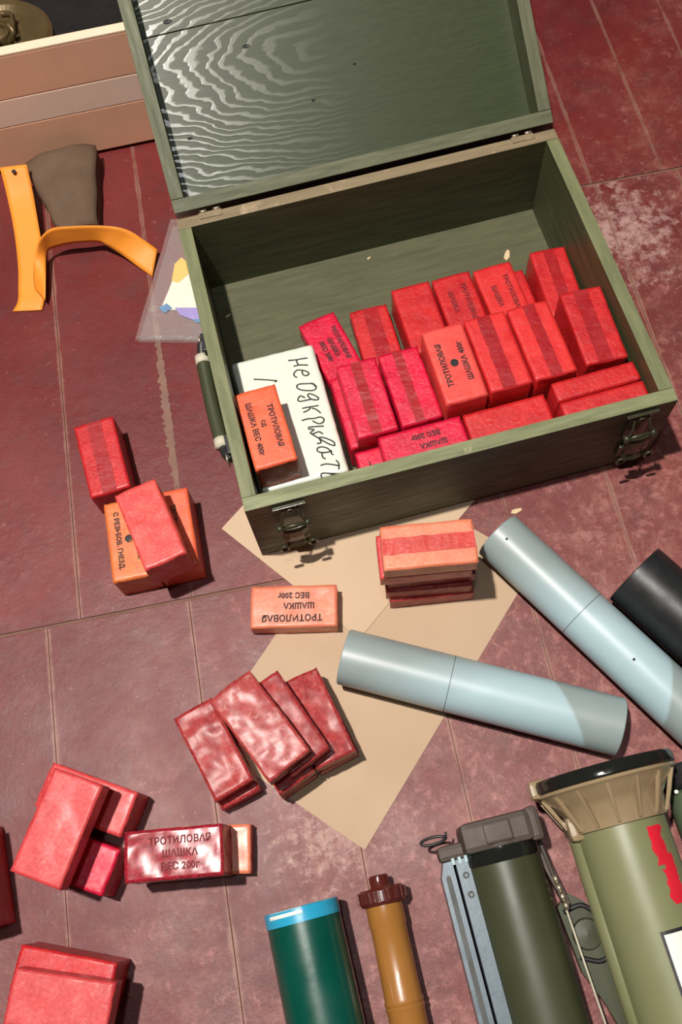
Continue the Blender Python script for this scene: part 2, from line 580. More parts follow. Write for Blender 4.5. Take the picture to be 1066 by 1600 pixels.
HAND = [[(0.0884, 0.2117), (0.0997, 0.21), (0.1121, 0.209)], [(0.0985, 0.2103), (0.0983, 0.2057), (0.0999, 0.2012)], [(0.0929, 0.2022), (0.1005, 0.2017), (0.1101, 0.1989)], [(0.1014, 0.1927), (0.1012, 0.1881), (0.1045, 0.1851), (0.1086, 0.187), (0.106, 0.1914), (0.0984, 0.1952), (0.0943, 0.1948), (0.0909, 0.1917), (0.091, 0.1885), (0.0935, 0.1857)], [(0.111, 0.1678), (0.1103, 0.1721), (0.1028, 0.1743), (0.0934, 0.176), (0.0901, 0.1733), (0.0919, 0.1697), (0.0989, 0.1657), (0.1072, 0.1633), (0.1115, 0.1646), (0.1122, 0.169), (0.107, 0.1735)], [(0.1099, 0.1493), (0.1035, 0.1517), (0.1001, 0.1577), (0.1024, 0.1601), (0.1073, 0.1566), (0.1115, 0.1519), (0.1095, 0.1494), (0.1018, 0.1521), (0.0913, 0.1526), (0.0874, 0.1548), (0.0888, 0.1584), (0.0918, 0.1601), (0.0961, 0.1558)], [(0.0895, 0.1431), (0.0952, 0.143), (0.1089, 0.1415)], [(0.0992, 0.1413), (0.0959, 0.1388), (0.0895, 0.1376)], [(0.1007, 0.1404), (0.1052, 0.1371), (0.1093, 0.1309)], [(0.0852, 0.1271), (0.0915, 0.1277), (0.0999, 0.1263), (0.1077, 0.126), (0.111, 0.1216), (0.1074, 0.1177), (0.1024, 0.1187), (0.0975, 0.1235)], [(0.0901, 0.1168), (0.0973, 0.1157), (0.1084, 0.1133)], [(0.0897, 0.1149), (0.0964, 0.112), (0.0914, 0.1095), (0.0934, 0.107), (0.1014, 0.1076), (0.105, 0.1032)], [(0.0912, 0.1086), (0.0965, 0.1022), (0.1047, 0.093), (0.111, 0.0873), (0.1148, 0.0853), (0.1144, 0.0903), (0.1088, 0.0957), (0.1028, 0.0994), (0.0993, 0.0994), (0.1004, 0.0933), (0.0952, 0.0933)], [(0.1093, 0.0772), (0.1059, 0.084), (0.0999, 0.0876), (0.0946, 0.0872), (0.0937, 0.0836), (0.0981, 0.0804), (0.1055, 0.0793), (0.1092, 0.0801), (0.1083, 0.0766), (0.1103, 0.0741)], [(0.0979, 0.0795), (0.0975, 0.0748), (0.1001, 0.0712)], [(0.0925, 0.0648), (0.0993, 0.0648), (0.1124, 0.0592)], [(0.1114, 0.0666), (0.1135, 0.0617), (0.1116, 0.0542)], [(0.1121, 0.0479), (0.1028, 0.0515), (0.0916, 0.0547), (0.0905, 0.0484), (0.0958, 0.0441), (0.1009, 0.0473), (0.1018, 0.0509)], [(0.0424, 0.198), (0.0515, 0.1952), (0.0687, 0.1883), (0.0659, 0.1876)]]
RIB1 = [((-0.1887, 0.5963, 0.15), (-0.1631, 0.5882, 0.15)), ((-0.2264, 0.6372, 0.05), (-0.1891, 0.6315, 0.05)), ((-0.2278, 0.5999, 0.03), (-0.1918, 0.597, 0.03)), ((-0.2283, 0.5511, 0.02), (-0.1937, 0.5463, 0.02)), ((-0.2317, 0.5025, 0.012), (-0.1958, 0.4972, 0.012)), ((-0.2376, 0.4649, 0.006), (-0.2026, 0.4544, 0.006)), ((-0.2418, 0.4438, 0.004), (-0.2066, 0.4354, 0.004)), ((-0.2513, 0.4327, 0.001), (-0.212, 0.4231, 0.001))]
RIB2 = [((-0.2165, 0.4564, 0.006), (-0.2037, 0.4287, 0.012)), ((-0.2115, 0.4751, 0.018), (-0.1968, 0.4529, 0.02)), ((-0.2025, 0.4903, 0.03), (-0.1919, 0.4841, 0.02)), ((-0.1894, 0.5015, 0.045), (-0.186, 0.5022, 0.02)), ((-0.1696, 0.5057, 0.055), (-0.1727, 0.5032, 0.022)), ((-0.1398, 0.501, 0.055), (-0.1455, 0.4992, 0.025)), ((-0.1114, 0.4977, 0.05), (-0.1178, 0.4944, 0.022)), ((-0.0857, 0.492, 0.045), (-0.1064, 0.4859, 0.02)), ((-0.069, 0.4876, 0.035), (-0.091, 0.4733, 0.012)), ((-0.054, 0.4789, 0.02), (-0.0737, 0.4529, 0.006)), ((-0.0419, 0.4674, 0.012), (-0.0575, 0.4336, 0.002))]

# ------------------------------------------------------------------ floor (setting)
fl = box('floor', (-1.3, -1.3, -0.020), (1.7, 2.3, -0.0022), DUST, b=0)
fl['kind'] = 'structure'
SLOPE = 0.065
random.seed(4)


def boards(edges, y0, y1, dz=0.0):
    for a, b in zip(edges[:-1], edges[1:]):
        gap = 0.0002 + 0.0004 * random.random()
        h = (b - a) / 2 - gap
        yc = (y0 + y1) / 2 - SLOPE * (a + b) / 2
        L = (y1 - y0) / 2 - 0.0003
        drop = -0.0002 * random.random()
        v, f = box_vf((-h, -L, -0.0021), (h, L, drop), 0.0005)
        mesh_obj('floor_board', v, f, FLOOR, fl, loc=((a + b) / 2 + SLOPE * yc, yc, 0), rot=(0, 0, -math.atan(SLOPE)))


boards([-0.90, -0.76, -0.63, -0.49, -0.355, -0.222, -0.09, 0.045], -0.035, 1.95)
boards([-0.86, -0.69, -0.55, -0.405, -0.262, -0.094, 0.052], -1.2, -0.035)
boards([0.052, 0.172, 0.296, 0.425], -1.2, 0.62)
boards([0.045, 0.175, 0.296, 0.425], 0.62, 1.95)
boards([0.425, 0.535, 0.636, 0.732, 0.83, 0.95, 1.08, 1.21], 0.445, 1.95)
boards([0.425, 0.54, 0.655, 0.775, 0.89, 1.01, 1.13], -1.2, 0.445)
# dried grey smear along the second seam
pts = []
random.seed(9)
for k in range(60):
    y = 0.33 - k * 0.0036
    pts.append((y, -0.0765 + SLOPE * (y - 0.2) + 0.0015 * random.random(), 0.002 + 0.0045 * random.random() + 0.003 * math.sin(k / 60 * math.pi)))
poly = [(x - w_, y) for y, x, w_ in pts] + [(x + w_ * 0.5, y) for y, x, w_ in reversed(pts)]
v, f = prism_vf(poly, -0.0006, 0.0006)
sm = mesh_obj('cement_smear', v, f, CEMENT)
tag(sm, 'dried grey smear along a floor seam, left of the green crate', 'smear')


# ------------------------------------------------------------------ kraft paper sheets
def sheet(name, o, u, v, lu, lv, z, mat, label, grp, seed, fold=None):
    u = Vector(u).normalized()
    v = Vector((u.y, -u.x)) if (u.x * v[1] - u.y * v[0]) < 0 else Vector((-u.y, u.x))
    V, F = [], []
    nu, nv = 24, 16
    for s_ in (0, 1):
        for j in range(nv + 1):
            for i in range(nu + 1):
                p = Vector(o) + u * (lu * i / nu) + v * (lv * j / nv)
                h = z + 0.0004 * (noise.noise((p.x * 14 + seed, p.y * 14, 0)) + 1) + (0.0002 if s_ else 0)
                V.append((p.x, p.y, h))
    N = (nu + 1) * (nv + 1)
    for j in range(nv):
        for i in range(nu):
            a = j * (nu + 1) + i
            F.append([a, a + 1, a + nu + 2, a + nu + 1])
            F.append([N + a, N + a + nu + 1, N + a + nu + 2, N + a + 1])
    for i in range(nu):
        a, b = i, i + 1
        F.append([a, b, N + b, N + a])
        a, b = nv * (nu + 1) + i, nv * (nu + 1) + i + 1
        F.append([b, a, N + a, N + b])
    for j in range(nv):
        a, b = j * (nu + 1), (j + 1) * (nu + 1)
        F.append([b, a, N + a, N + b])
        a, b = a + nu, b + nu
        F.append([a, b, N + b, N + a])
    ob = mesh_obj(name, V, F, mat, smooth=False)
    return tag(ob, label, 'paper', grp)


sheet('kraft_paper_sheet', (0.033, -0.347), (0.735, 0.678), (-0.67, 0.74), 0.372, 0.21, 0.0001, KRAFT2, 'brown kraft paper sheet whose corner points to the front between the teal and caramel tubes', 'kraft paper sheets', 3)
sheet('kraft_paper_sheet', (-0.040, 0.047), (0.81, 0.585), (0.6, -0.8), 0.31, 0.215, 0.0011, KRAFT, 'brown kraft paper sheet lying half under the front left corner of the green crate', 'kraft paper sheets', 7)

# ------------------------------------------------------------------ green wooden crate with open lid
W, D, H, TH, FZ = 0.478, 0.395, 0.141, 0.0157, 0.018
Z0 = 0.0022
crate = thing('ammunition_crate', 'open olive-green wooden crate with its hinged lid tipped back, holding red blocks', 'crate', (0, 0, 0))
# floor board and skids
box('bottom_panel', (0.0, 0.0, 0.006), (W, D, FZ), BOXFLOOR, crate)
for x in (0.05, W - 0.08):
    box('skid', (x, 0.03, Z0), (x + 0.03, D - 0.03, 0.0062), GREEN_Y, crate, b=0.0005)


def wall(name, lo, hi, mat, rim, parent):
    v, f = box_vf(lo, hi, 0.0007)
    o = mesh_obj(name, v, f, mat, parent)
    o.data.materials.append(rim)
    for p in o.data.polygons:
        if p.normal.z > 0.9 and p.center.z > hi[2] - 0.002:
            p.material_index = 1
    return o


wall('front_board', (0, 0, 0.034), (W, TH, H), GREEN, RIM, crate)
wall('front_base_board', (0, 0.0004, Z0), (W, TH, 0.0333), GREEN, RIM, crate)
wall('back_board', (0, D - TH, Z0), (W, D, H), GREEN, RIM_RAW, crate)
wall('side_board', (0, TH + 0.0003, Z0), (TH, D - TH - 0.0003, H), GREEN_Y, RIM_Y, crate)
wall('side_board', (W - TH, TH + 0.0003, Z0), (W, D - TH - 0.0003, H), GREEN_Y, RIM_Y, crate)

# lid: a frame of four rails and three planks recessed behind it
LA = 2.5828
d_ = Vector((0, -math.cos(LA), math.sin(LA)))
n_ = Vector((0, -math.sin(LA), -math.cos(LA)))
if n_.z < 0:
    n_ = -n_
lidM = Matrix(((1, 0, 0), (0, d_.y, n_.y), (0, d_.z, n_.z))).to_4x4()
# local: x along the hinge, y up the lid, z out of its open face
lid = bpy.data.objects.new('lid', None)
put(lid, crate)
lid.matrix_local = Matrix.Translation((0, D + 0.0030, H + 0.0035)) @ lidM
RD = 0.034
LD = D


def lrail(lo, hi, mat, rim):
    v, f = box_vf(lo, hi, 0.0007)
    o = mesh_obj('lid_rail', v, f, mat, lid)
    o.data.materials.append(rim)
    for p in o.data.polygons:
        if p.normal.z > 0.9:
            p.material_index = 1


RAILF = green_wood('olive_lid_rail_face', srgb(104, 106, 80), srgb(80, 84, 60), 0.26, srgb(130, 124, 98), rough=0.62)
RAILF_Y = green_wood('olive_lid_rail_face_across', srgb(104, 106, 80), srgb(80, 84, 60), 0.26, srgb(128, 122, 96), axis=1, rough=0.62)
lrail((0, 0.0025, -RD), (W, 0.0025 + TH, 0), GREEN, RAILF)
lrail((0, LD - TH, -RD), (W, LD, 0), GREEN, RAILF)
lrail((0, TH + 0.003, -RD), (TH, LD - TH - 0.0003, 0), GREEN_Y, RAILF_Y)
lrail((W - TH, TH + 0.003, -RD), (W, LD - TH - 0.0003, 0), GREEN_Y, RAILF_Y)
for a, b in ((0.0025, 0.2120), (0.2128, 0.31), (0.3108, LD)):
    box('lid_plank', (0.0, a, -RD - 0.009), (W, b, -RD + 0.0), LID, lid, b=0.0006)
# nail marks and knot on the lid
for x, y, r in ((0.041, 0.090, 0.0022), (0.20, 0.10, 0.0018), (0.26, 0.13, 0.0016), (0.135, 0.178, 0.003), (0.05, 0.225, 0.0035)):
    v, f = lathe_vf([(0, 0.0001), (0.0006, r * 0.8), (0.0, r)], 14)
    V2 = [(x + q[1] * 1.6, y + q[2] * 0.8, -RD + q[0]) for q in v]
    mesh_obj('knot', V2, f, HOLE, lid)

# hinges: leaf on the rim, leaf on the lid rail, knuckle
for hx in (0.042, 0.436):
    h = bpy.data.objects.new('hinge', None)
    put(h, crate)
    h.location = (hx, D + 0.0015, H + 0.0016)
    for k, dx in enumerate((-0.008, 0.0085)):
        tube('hinge_knuckle', [(dx - 0.004, 0, 0), (dx + 0.004, 0, 0)], 0.0019, STEEL, h, seg=12)
    box('hinge_leaf', (-0.014, -0.010, -0.0012), (0.014, -0.001, -0.0004), RIM_RAW, h, b=0.0002)


# latches on the front board
def latch(cx):
    L = bpy.data.objects.new('latch', None)
    put(L, crate)
    L.location = (cx, 0, 0)
    box('latch_plate', (-0.013, -0.0022, 0.080), (0.013, -0.0001, 0.132), GREENMETAL, L, b=0.0006)
    box('latch_top_lip', (-0.018, -0.004, 0.1305), (0.018, -0.0001, 0.1330), GREENMETAL, L, b=0.0004)
    v, f = lathe_vf([(0, 0.0018), (0.0, 0.0058), (0.003, 0.0050), (0.003, 0.0018)], 20)
    mesh_obj('latch_eyelet', [(q[1], -0.002 - q[0], 0.122 + q[2]) for q in v], f, GREENMETAL, L, smooth=False)
    # wire bail
    tube('latch_bail', smooth_path([(-0.008, -0.003, 0.124), (-0.0105, -0.010, 0.112), (-0.013, -0.013, 0.101), (-0.006, -0.015, 0.098), (0.006, -0.015, 0.098), (0.013, -0.013, 0.101), (0.0105, -0.010, 0.112), (0.008, -0.003, 0.124)], 4), 0.0014, GREENMETAL, L)
    # side barrels and cross pin
    tube('latch_pin', [(-0.018, -0.0125, 0.100), (0.018, -0.0125, 0.100)], 0.0022, GREENMETAL, L, seg=10)
    for s_ in (-1, 1):
        tube('latch_barrel', [(s_ * 0.0125, -0.0125, 0.100), (s_ * 0.0185, -0.0125, 0.100)], 0.0046, GREENMETAL, L, seg=14)
    # lever plate that bellies out below the bail, with two finger ears
    V, F = [], []
    rows = [(0.097, -0.0125, 0.011), (0.090, -0.017, 0.014), (0.078, -0.018, 0.0155), (0.066, -0.018, 0.015), (0.058, -0.022, 0.012)]
    for k in (0, 1):
        for z, y, hw in rows:
            for t in (-1, -0.5, 0, 0.5, 1):
                V.append((t * hw, y + 0.003 * t * t + 0.0014 * k, z))
    nr, nc = len(rows), 5
    for k in (0, 1):
        for i in range(nr - 1):
            for j in range(nc - 1):
                a = k * nr * nc + i * nc + j
                F.append([a, a + 1, a + nc + 1, a + nc])
    B_ = nr * nc
    per = [j for j in range(nc)] + [i * nc + nc - 1 for i in range(1, nr)] + [(nr - 1) * nc + j for j in range(nc - 2, -1, -1)] + [i * nc for i in range(nr - 2, 0, -1)]
    for a, b in zip(per, per[1:] + per[:1]):
        F.append([a, b, B_ + b, B_ + a])
    mesh_obj('latch_lever', V, F, GREENMETAL, L)
    for s_ in (-1, 1):
        ring = [(s_ * (0.0165 + 0.0045 * math.cos(g)), -0.0215, 0.062 + 0.006 * math.sin(g)) for g in [i * math.pi / 6 for i in range(12)]]
        tube('latch_ear', ring, 0.0016, GREENMETAL, L, closed=True)
    box('latch_base', (-0.011, -0.006, 0.040), (0.011, -0.0001, 0.062), GREENMETAL, L, b=0.0015)
    for z in (0.045, 0.056):
        v, f = lathe_vf([(0, 0.0001), (0.0, 0.0022), (0.0012, 0.0014), (0.0014, 0.0001)], 12)
        mesh_obj('latch_rivet', [(q[1], -0.0060 - q[0], z + q[2]) for q in v], f, STEEL, L)


latch(0.046)
latch(0.440)

# carrying handle on the left side: padded grip with pale wraps, cord ends and brackets
hd = bpy.data.objects.new('carry_handle', None)
put(hd, crate)
tube('grip', smooth_path([(-0.0112, 0.228, 0.0815), (-0.0118, 0.205, 0.080), (-0.0124, 0.17, 0.079), (-0.0118, 0.14, 0.080), (-0.0112, 0.120, 0.0815)], 5), 0.0085, OLIVEDARK, hd, seg=16)
for y in (0.1165, 0.2315):
    tube('pale_wrap', [(-0.0112, y - 0.0055, 0.0815), (-0.0112, y + 0.0055, 0.0815)], 0.0088, PALEWRAP, hd, seg=16)
for y, s_ in ((0.103, -1), (0.243, 1)):
    tube('cord_end', smooth_path([(-0.0105, y - s_ * 0.006, 0.082), (-0.008, y + s_ * 0.006, 0.086), (-0.004, y + s_ * 0.012, 0.087)], 4), 0.0055, BLACK, hd, seg=10)
    box('handle_bracket', (-0.0062, y - 0.010, 0.072), (-0.0002, y + 0.014, 0.100), BLACK, hd, b=0.001)
    tube('bracket_ring', [(-0.0085, y + s_ * 0.012 + 0.006 * math.cos(g), 0.084 + 0.009 * math.sin(g)) for g in [i * math.pi / 6 for i in range(12)]], 0.0013, STEEL, hd, closed=True)


# ------------------------------------------------------------------ paper-wrapped blocks
def disp(p, seed, amp):
    q = Vector((p.x * 60 + seed * 7.3, p.y * 60 + seed, p.z * 60))
    a = noise.noise(q) * 0.6 + noise.noise(q * 2.7) * 0.35 + noise.noise(q * 6.1) * 0.15
    return a * amp


def brick_mesh(L, B, Hh, seed, amp=0.0007, rnd=0.0009):
    nx, ny, nz = max(4, int(L / 0.004)), max(4, int(B / 0.004)), max(3, int(Hh / 0.005))
    key, V, F = {}, [], []

    def vid(i, j, k):
        kk = (i, j, k)
        if kk in key:
            return key[kk]
        p = Vector((-L / 2 + L * i / nx, -B / 2 + B * j / ny, Hh * k / nz))
        lo = Vector((-L / 2 + rnd, -B / 2 + rnd, rnd))
        hi = Vector((L / 2 - rnd, B / 2 - rnd, Hh - rnd))
        c = Vector((min(max(p.x, lo.x), hi.x), min(max(p.y, lo.y), hi.y), min(max(p.z, lo.z), hi.z)))
        dl = p - c
        nrm = dl.normalized() if dl.length > 1e-9 else Vector((0, 0, 1))
        q = c + nrm * min(rnd, dl.length if dl.length > 0 else 0) if dl.length > 1e-9 else p
        am = amp
        if k == 0:
            am = 0.0
        dd = disp(q, seed, am) - am * 0.5
        # folded paper ends: two creases running to the middle
        if abs(abs(p.x) - L / 2) < 1e-6:
            u = abs(p.y) / (B / 2)
            w_ = p.z / Hh
            dd -= 0.0010 * max(0.0, 1 - abs(u - abs(w_ - 0.5) * 1.6) * 7)
        q = q + nrm * dd
        key[kk] = len(V)
        V.append(q)
        return key[kk]
    for i in range(nx):
        for j in range(ny):
            F.append([vid(i, j, 0), vid(i, j + 1, 0), vid(i + 1, j + 1, 0), vid(i + 1, j, 0)])
            F.append([vid(i, j, nz), vid(i + 1, j, nz), vid(i + 1, j + 1, nz), vid(i, j + 1, nz)])
    for i in range(nx):
        for k in range(nz):
            F.append([vid(i, 0, k), vid(i + 1, 0, k), vid(i + 1, 0, k + 1), vid(i, 0, k + 1)])
            F.append([vid(i, ny, k), vid(i, ny, k + 1), vid(i + 1, ny, k + 1), vid(i + 1, ny, k)])
    for j in range(ny):
        for k in range(nz):
            F.append([vid(0, j, k), vid(0, j, k + 1), vid(0, j + 1, k + 1), vid(0, j + 1, k)])
            F.append([vid(nx, j, k), vid(nx, j + 1, k), vid(nx, j + 1, k + 1), vid(nx, j, k + 1)])
    return V, F


def text_part(parent, body, size, loc, rz, mat, sx=1.0, name='stamped_text'):
    cu = bpy.data.curves.new(name, 'FONT')
    cu.body = body
    cu.size = size
    cu.align_x = 'CENTER'
    cu.align_y = 'CENTER'
    cu.space_character = 1.05
    cu.resolution_u = 2
    cu.offset = 0.00035
    tmp = bpy.data.objects.new(name, cu)
    COL.objects.link(tmp)
    bpy.context.view_layer.update()
    me = bpy.data.meshes.new_from_object(tmp.evaluated_get(bpy.context.evaluated_depsgraph_get()))
    bpy.data.objects.remove(tmp, do_unlink=True)
    me.materials.clear()
    me.materials.append(mat)
    for vv in me.vertices:
        vv.co.x *= sx
    o = bpy.data.objects.new(name, me)
    o.location = loc
    o.rotation_euler = (0, 0, rz)
    return put(o, parent)


SEED = [0]
GRP = {'in': 'wrapped blocks inside the green crate', 'mid': 'fanned pile of wrapped blocks on the kraft paper', 'tall': 'tall stack of wrapped blocks under the crate front',
       'fl': 'wrapped blocks lying apart on the floor', 'left': 'wrapped blocks left of the crate', 'low': 'wrapped blocks piled at the lower left', 'bot': 'wrapped blocks at the bottom left corner', 'edge': 'wrapped blocks at the left edge'}


def block(x, y, deg, top, hh, mat, label, grp, band=None, texts=(), hole=False, L=0.100, B=0.050, amp=0.0007, zb=None, inset=0.0005):
    """Block with its top face at height top; hh = its height; texts = (string, size, along, across, turn)."""
    SEED[0] += 1
    s_ = SEED[0]
    t = thing('wrapped_block', label, 'block', (x, y, top - hh + 0.0001), math.radians(deg), GRP[grp])
    L2, B2, H2 = L - inset * 2, B - inset * 2, hh - 0.0002
    V, F = brick_mesh(L2, B2, H2, s_, amp)
    mesh_obj('wrapper', V, F, mat, t, smooth=True)
    if band:
        bm_, bw, off = band
        n = 22
        VV, FF = [], []
        for i in range(n + 1):
            xx = -L2 / 2 + 0.001 + (L2 - 0.002) * i / n
            for side in (-1, 1):
                yy = off + side * bw / 2 + 0.0009 * noise.noise((xx * 90, s_, side))
                for zz in (0.0, 0.0003):
                    VV.append((xx, yy, H2 - 0.0002 + disp(Vector((xx, yy, H2)), s_, amp) - amp * 0.5 + 0.0005 + zz))
        for i in range(n):
            a = i * 4
            b = a + 4
            FF += [[a + 1, b + 1, b + 3, a + 3], [a, a + 2, b + 2, b], [a, b, b + 1, a + 1], [a + 2, a + 3, b + 3, b + 2]]
        FF += [[0, 1, 3, 2], [n * 4, n * 4 + 2, n * 4 + 3, n * 4 + 1]]
        mesh_obj('paper_strip', VV, FF, bm_, t)
    for body, size, al, ac, turn, im in texts:
        o = text_part(t, body, size, (al, ac, 0.0), math.radians(turn), im, 0.92)
        Mi = Matrix.Rotation(math.radians(turn), 3, 'Z')
        for vv in o.data.vertices:
            p = Mi @ vv.co
            vv.co.z = H2 + disp(Vector((p.x + al, p.y + ac, H2)), s_, amp) - amp * 0.5 + 0.00035
    if hole:
        v, f = lathe_vf([(-0.001, 0.0001), (-0.001, 0.0046), (0.0008, 0.0046), (0.0008, 0.0036), (0.0, 0.0034), (0.0, 0.0001)], 24)
        mesh_obj('detonator_socket', [(q[1], q[2], H2 + q[0] - 0.0002) for q in v], f, HOLE, t)
    return t


SR, SO, SP = (SEAM_RED, 0.017, 0.0), (SEAM_OR, 0.018, 0.001), (SEAM_RED, 0.013, 0.0)
FX = FZ + 0.0004
# ---- inside the crate: lower layer that carries the upper one
for x, y, a, m, lb in ((0.2678, 0.1235, 90.2, RED, 'red block hidden under the salmon stamped block with a socket hole'),
                       (0.3196, 0.1249, 90.6, RED, 'red block under the striped block right of the salmon stamped one'),
                       (0.3717, 0.1254, 91.1, RED, 'red block under the middle striped scarlet block of the upper layer'),
                       (0.4350, 0.1220, 89.5, RED, 'red block under the separate dark-striped block by the crate right wall'),
                       (0.2160, 0.1234, 91.2, PINK, 'crimson block under the right one of the two wrinkled crimson blocks')):
    block(x, y, a, FX + 0.050, 0.050, m, lb, 'in', L=0.0985)
block(0.3111, 0.0455, 0.6, FX + 0.050, 0.050, RED, 'red block underneath the plain dark red block at the crate front wall', 'in', L=0.099)
block(0.4120, 0.0455, 1.2, FX + 0.050, 0.050, RED, 'red block underneath the two edge-standing blocks in the front right corner', 'in', L=0.0975)
block(0.1550, 0.1232, 90.7, FX + 0.050, 0.050, PINK, 'lower crimson block sticking out left beside the white parcel', 'in', L=0.0985)
block(0.1480 + 0.036, 0.0455, 1.5, FX + 0.050, 0.050, PINK, 'low crimson block with one stamped letter at the crate front wall beside the parcel', 'in', texts=[('Т', 0.010, -0.036, 0.006, 180, INK)])
# upper layer
T2 = FX + 0.100
block(0.2678, 0.1235, 90.2, T2, 0.050, SALMON, 'salmon block in the crate with black stamped text around a socket hole', 'in',
      texts=[('ТРОТИЛОВАЯ', 0.0088, 0.0, 0.0115, 0, INK), ('ШАШКА 400г', 0.0088, 0.0, -0.0125, 0, INK)], hole=True)
block(0.3196, 0.1249, 90.6, T2, 0.050, SCARLET, 'striped scarlet block touching the right side of the salmon stamped block', 'in', band=(SEAM_RED, 0.016, 0.002))
block(0.3717, 0.1254, 91.1, T2, 0.050, SCARLET, 'striped scarlet block of the upper layer, second to the right of the salmon one', 'in', band=(SEAM_RED, 0.014, -0.001))
block(0.4345, 0.1274, 87.9, T2, 0.050, RED, 'red block with a dark stripe standing apart by the crate right wall', 'in', band=(SEAM_RED, 0.017, 0.001), amp=0.0009)
block(0.4115, 0.0572, 1.5, T2, 0.050, RED, 'red block on edge in the front right corner, the rear one of two', 'in', L=0.0985, B=0.025)
block(0.4125, 0.0312, 1.0, T2, 0.050, RED, 'red block on edge in the front right corner, against the crate front wall', 'in', L=0.0985, B=0.025)
block(0.3111, 0.0455, 0.6, FX + 0.075, 0.025, RED, 'plain dark red block lying along the crate front wall, right of the crimson stamped one', 'in', L=0.098)
block(0.2111, 0.0450, 0.7, FX + 0.075, 0.025, PINK, 'crimson block stamped upside down, lying along the crate front wall', 'in',
      texts=[('ВЕС 200г', 0.0085, 0.004, 0.012, 180, INK), ('ШАШКА', 0.0085, 0.010, -0.0005, 180, INK), ('ТРОТИЛОВАЯ', 0.0085, 0.0, -0.013, 180, INK)], L=0.099)
block(0.1639, 0.1225, 90.5, FX + 0.075, 0.025, PINK, 'wrinkled crimson block on top beside the white parcel, left of its twin', 'in', band=(SEAM_RED, 0.012, 0.001), amp=0.0013)
block(0.2160, 0.1234, 91.2, FX + 0.075, 0.025, PINK, 'wrinkled crimson block between its twin and the salmon stamped block', 'in', band=(SEAM_RED, 0.011, 0.002), amp=0.0013)
# back row
block(0.2599, 0.2245, 90.6, FX + 0.050, 0.050, RED, 'rough plain red block at the left end of the touching back row', 'in', L=0.099)
block(0.3126, 0.2246, 91.1, FX + 0.050, 0.050, RED, 'red back-row block with faded red lettering, right of the rough plain one', 'in', L=0.099,
      texts=[('ТРОТИЛОВАЯ', 0.0085, 0.006, -0.010, 180, INK_RED), ('ШАШКА', 0.0085, 0.010, 0.008, 180, INK_RED)])
block(0.3860, 0.2245, 91.0, FX + 0.025, 0.025, RED, 'low red block peeping out right under the lettered back-row block', 'in', L=0.099, B=0.049)
block(0.3665, 0.2238, 92.0, FX + 0.050, 0.025, SCARLET, 'thin red back-row block with dark faded lettering, right end of the touching row', 'in', L=0.099,
      texts=[('ТРОТИЛОВАЯ', 0.0085, 0.004, -0.0105, 180, INK_RED), ('ШАШКА', 0.0085, 0.004, 0.008, 180, INK_RED)])
block(0.4364, 0.2275, 87.0, FX + 0.050, 0.050, RED, 'red striped block in the back right area, standing apart behind the others', 'in', band=(SEAM_RED, 0.014, -0.001), B=0.046)
block(0.2040, 0.2244, 89.6, FX + 0.025, 0.025, RED, 'flat red block with a wide dark stripe, behind the right wrinkled crimson block', 'in', band=(SEAM_RED, 0.019, -0.002), L=0.099)
block(0.1465, 0.2290, 101.0, FX + 0.025, 0.025, PINK, 'tilted crimson block with three stamped lines, next to the parcel corner', 'in', L=0.098,
      texts=[('ТРОТИЛОВАЯ', 0.0085, -0.006, 0.0, 0, INK)][:0] + [('ТРОТИЛОВАЯ', 0.0080, 0.003, -0.013, 180, INK), ('ШАШКА', 0.0080, 0.000, -0.002, 180, INK), ('ВЕС 200г', 0.0080, -0.002, 0.009, 180, INK)])

# ---- white parcel with handwriting, orange block on it
PT = 0.0672
par = thing('white_parcel', 'flat white wrapped parcel with black handwriting, in the left of the crate', 'parcel', (0.0715, 0.1385, FX))
V, F = brick_mesh(0.104, 0.180, PT - FX, 77, 0.0012, 0.005)
ym = 0.0
mesh_obj('wrapping', [(p.x + 0.02 * 0, p.y, p.z) for p in V], F, WHITEP, par, smooth=True)
for st in HAND:
    p3 = []
    for q in smooth_path([(a, b, 0) for a, b in st], 5):
        lx, ly = q.x - 0.0715, q.y - 0.1385
        zz = (PT - FX) + disp(Vector((lx, ly, PT - FX)), 77, 0.0012) - 0.0006 + 0.0002
        p3.append((lx, ly, zz))
    tube('pen_stroke', p3, 0.0009, MARKER, par, seg=6)
block(0.0425, 0.1048, 92.0, 0.1178, 0.050, ORANGE, 'orange block with black stamped text lying on the white parcel', 'in',
      texts=[('ТРОТИЛОВАЯ', 0.0085, -0.002, -0.011, 180, INK), ('СД', 0.006, 0.004, 0.001, 180, INK), ('ШАШКА ВЕС 400г', 0.0085, 0.0, 0.012, 180, INK)])

# ---- left of the crate
block(-0.1563, 0.1564, 93.4, 0.0502, 0.050, RED, 'single red block with a dark centre stripe, left of the crate handle', 'left', band=SR)
block(-0.1415, 0.0435, 87.4, 0.0502, 0.050, AMBER, 'amber block with stamped text and a socket hole, lying under the plain red block', 'left',
      texts=[('ШАШКА       400г', 0.0082, 0.002, -0.010, 180, INK), ('С РЕЗЬБОВ. ГНЕЗД.', 0.0078, 0.0, 0.012, 180, INK)], hole=True)
block(-0.0912, 0.0408, 87.3, 0.0502, 0.050, ORANGE, 'orange stamped block on the floor, right of the amber block with the socket hole', 'left',
      texts=[('ТРОТИЛОВАЯ', 0.0082, 0.004, -0.004, 180, INK), ('ШАШКА', 0.0082, 0.006, 0.008, 180, INK)])
block(-0.1063, 0.0325, 100.7, 0.1006, 0.050, paper_mat('mottled_red_paper', srgb(212, 60, 62), srgb(232, 92, 82), 0.6, 0.4, 0.3, pale=0.12), 'plain mottled red block lying askew across the amber and orange blocks', 'left', amp=0.0011)

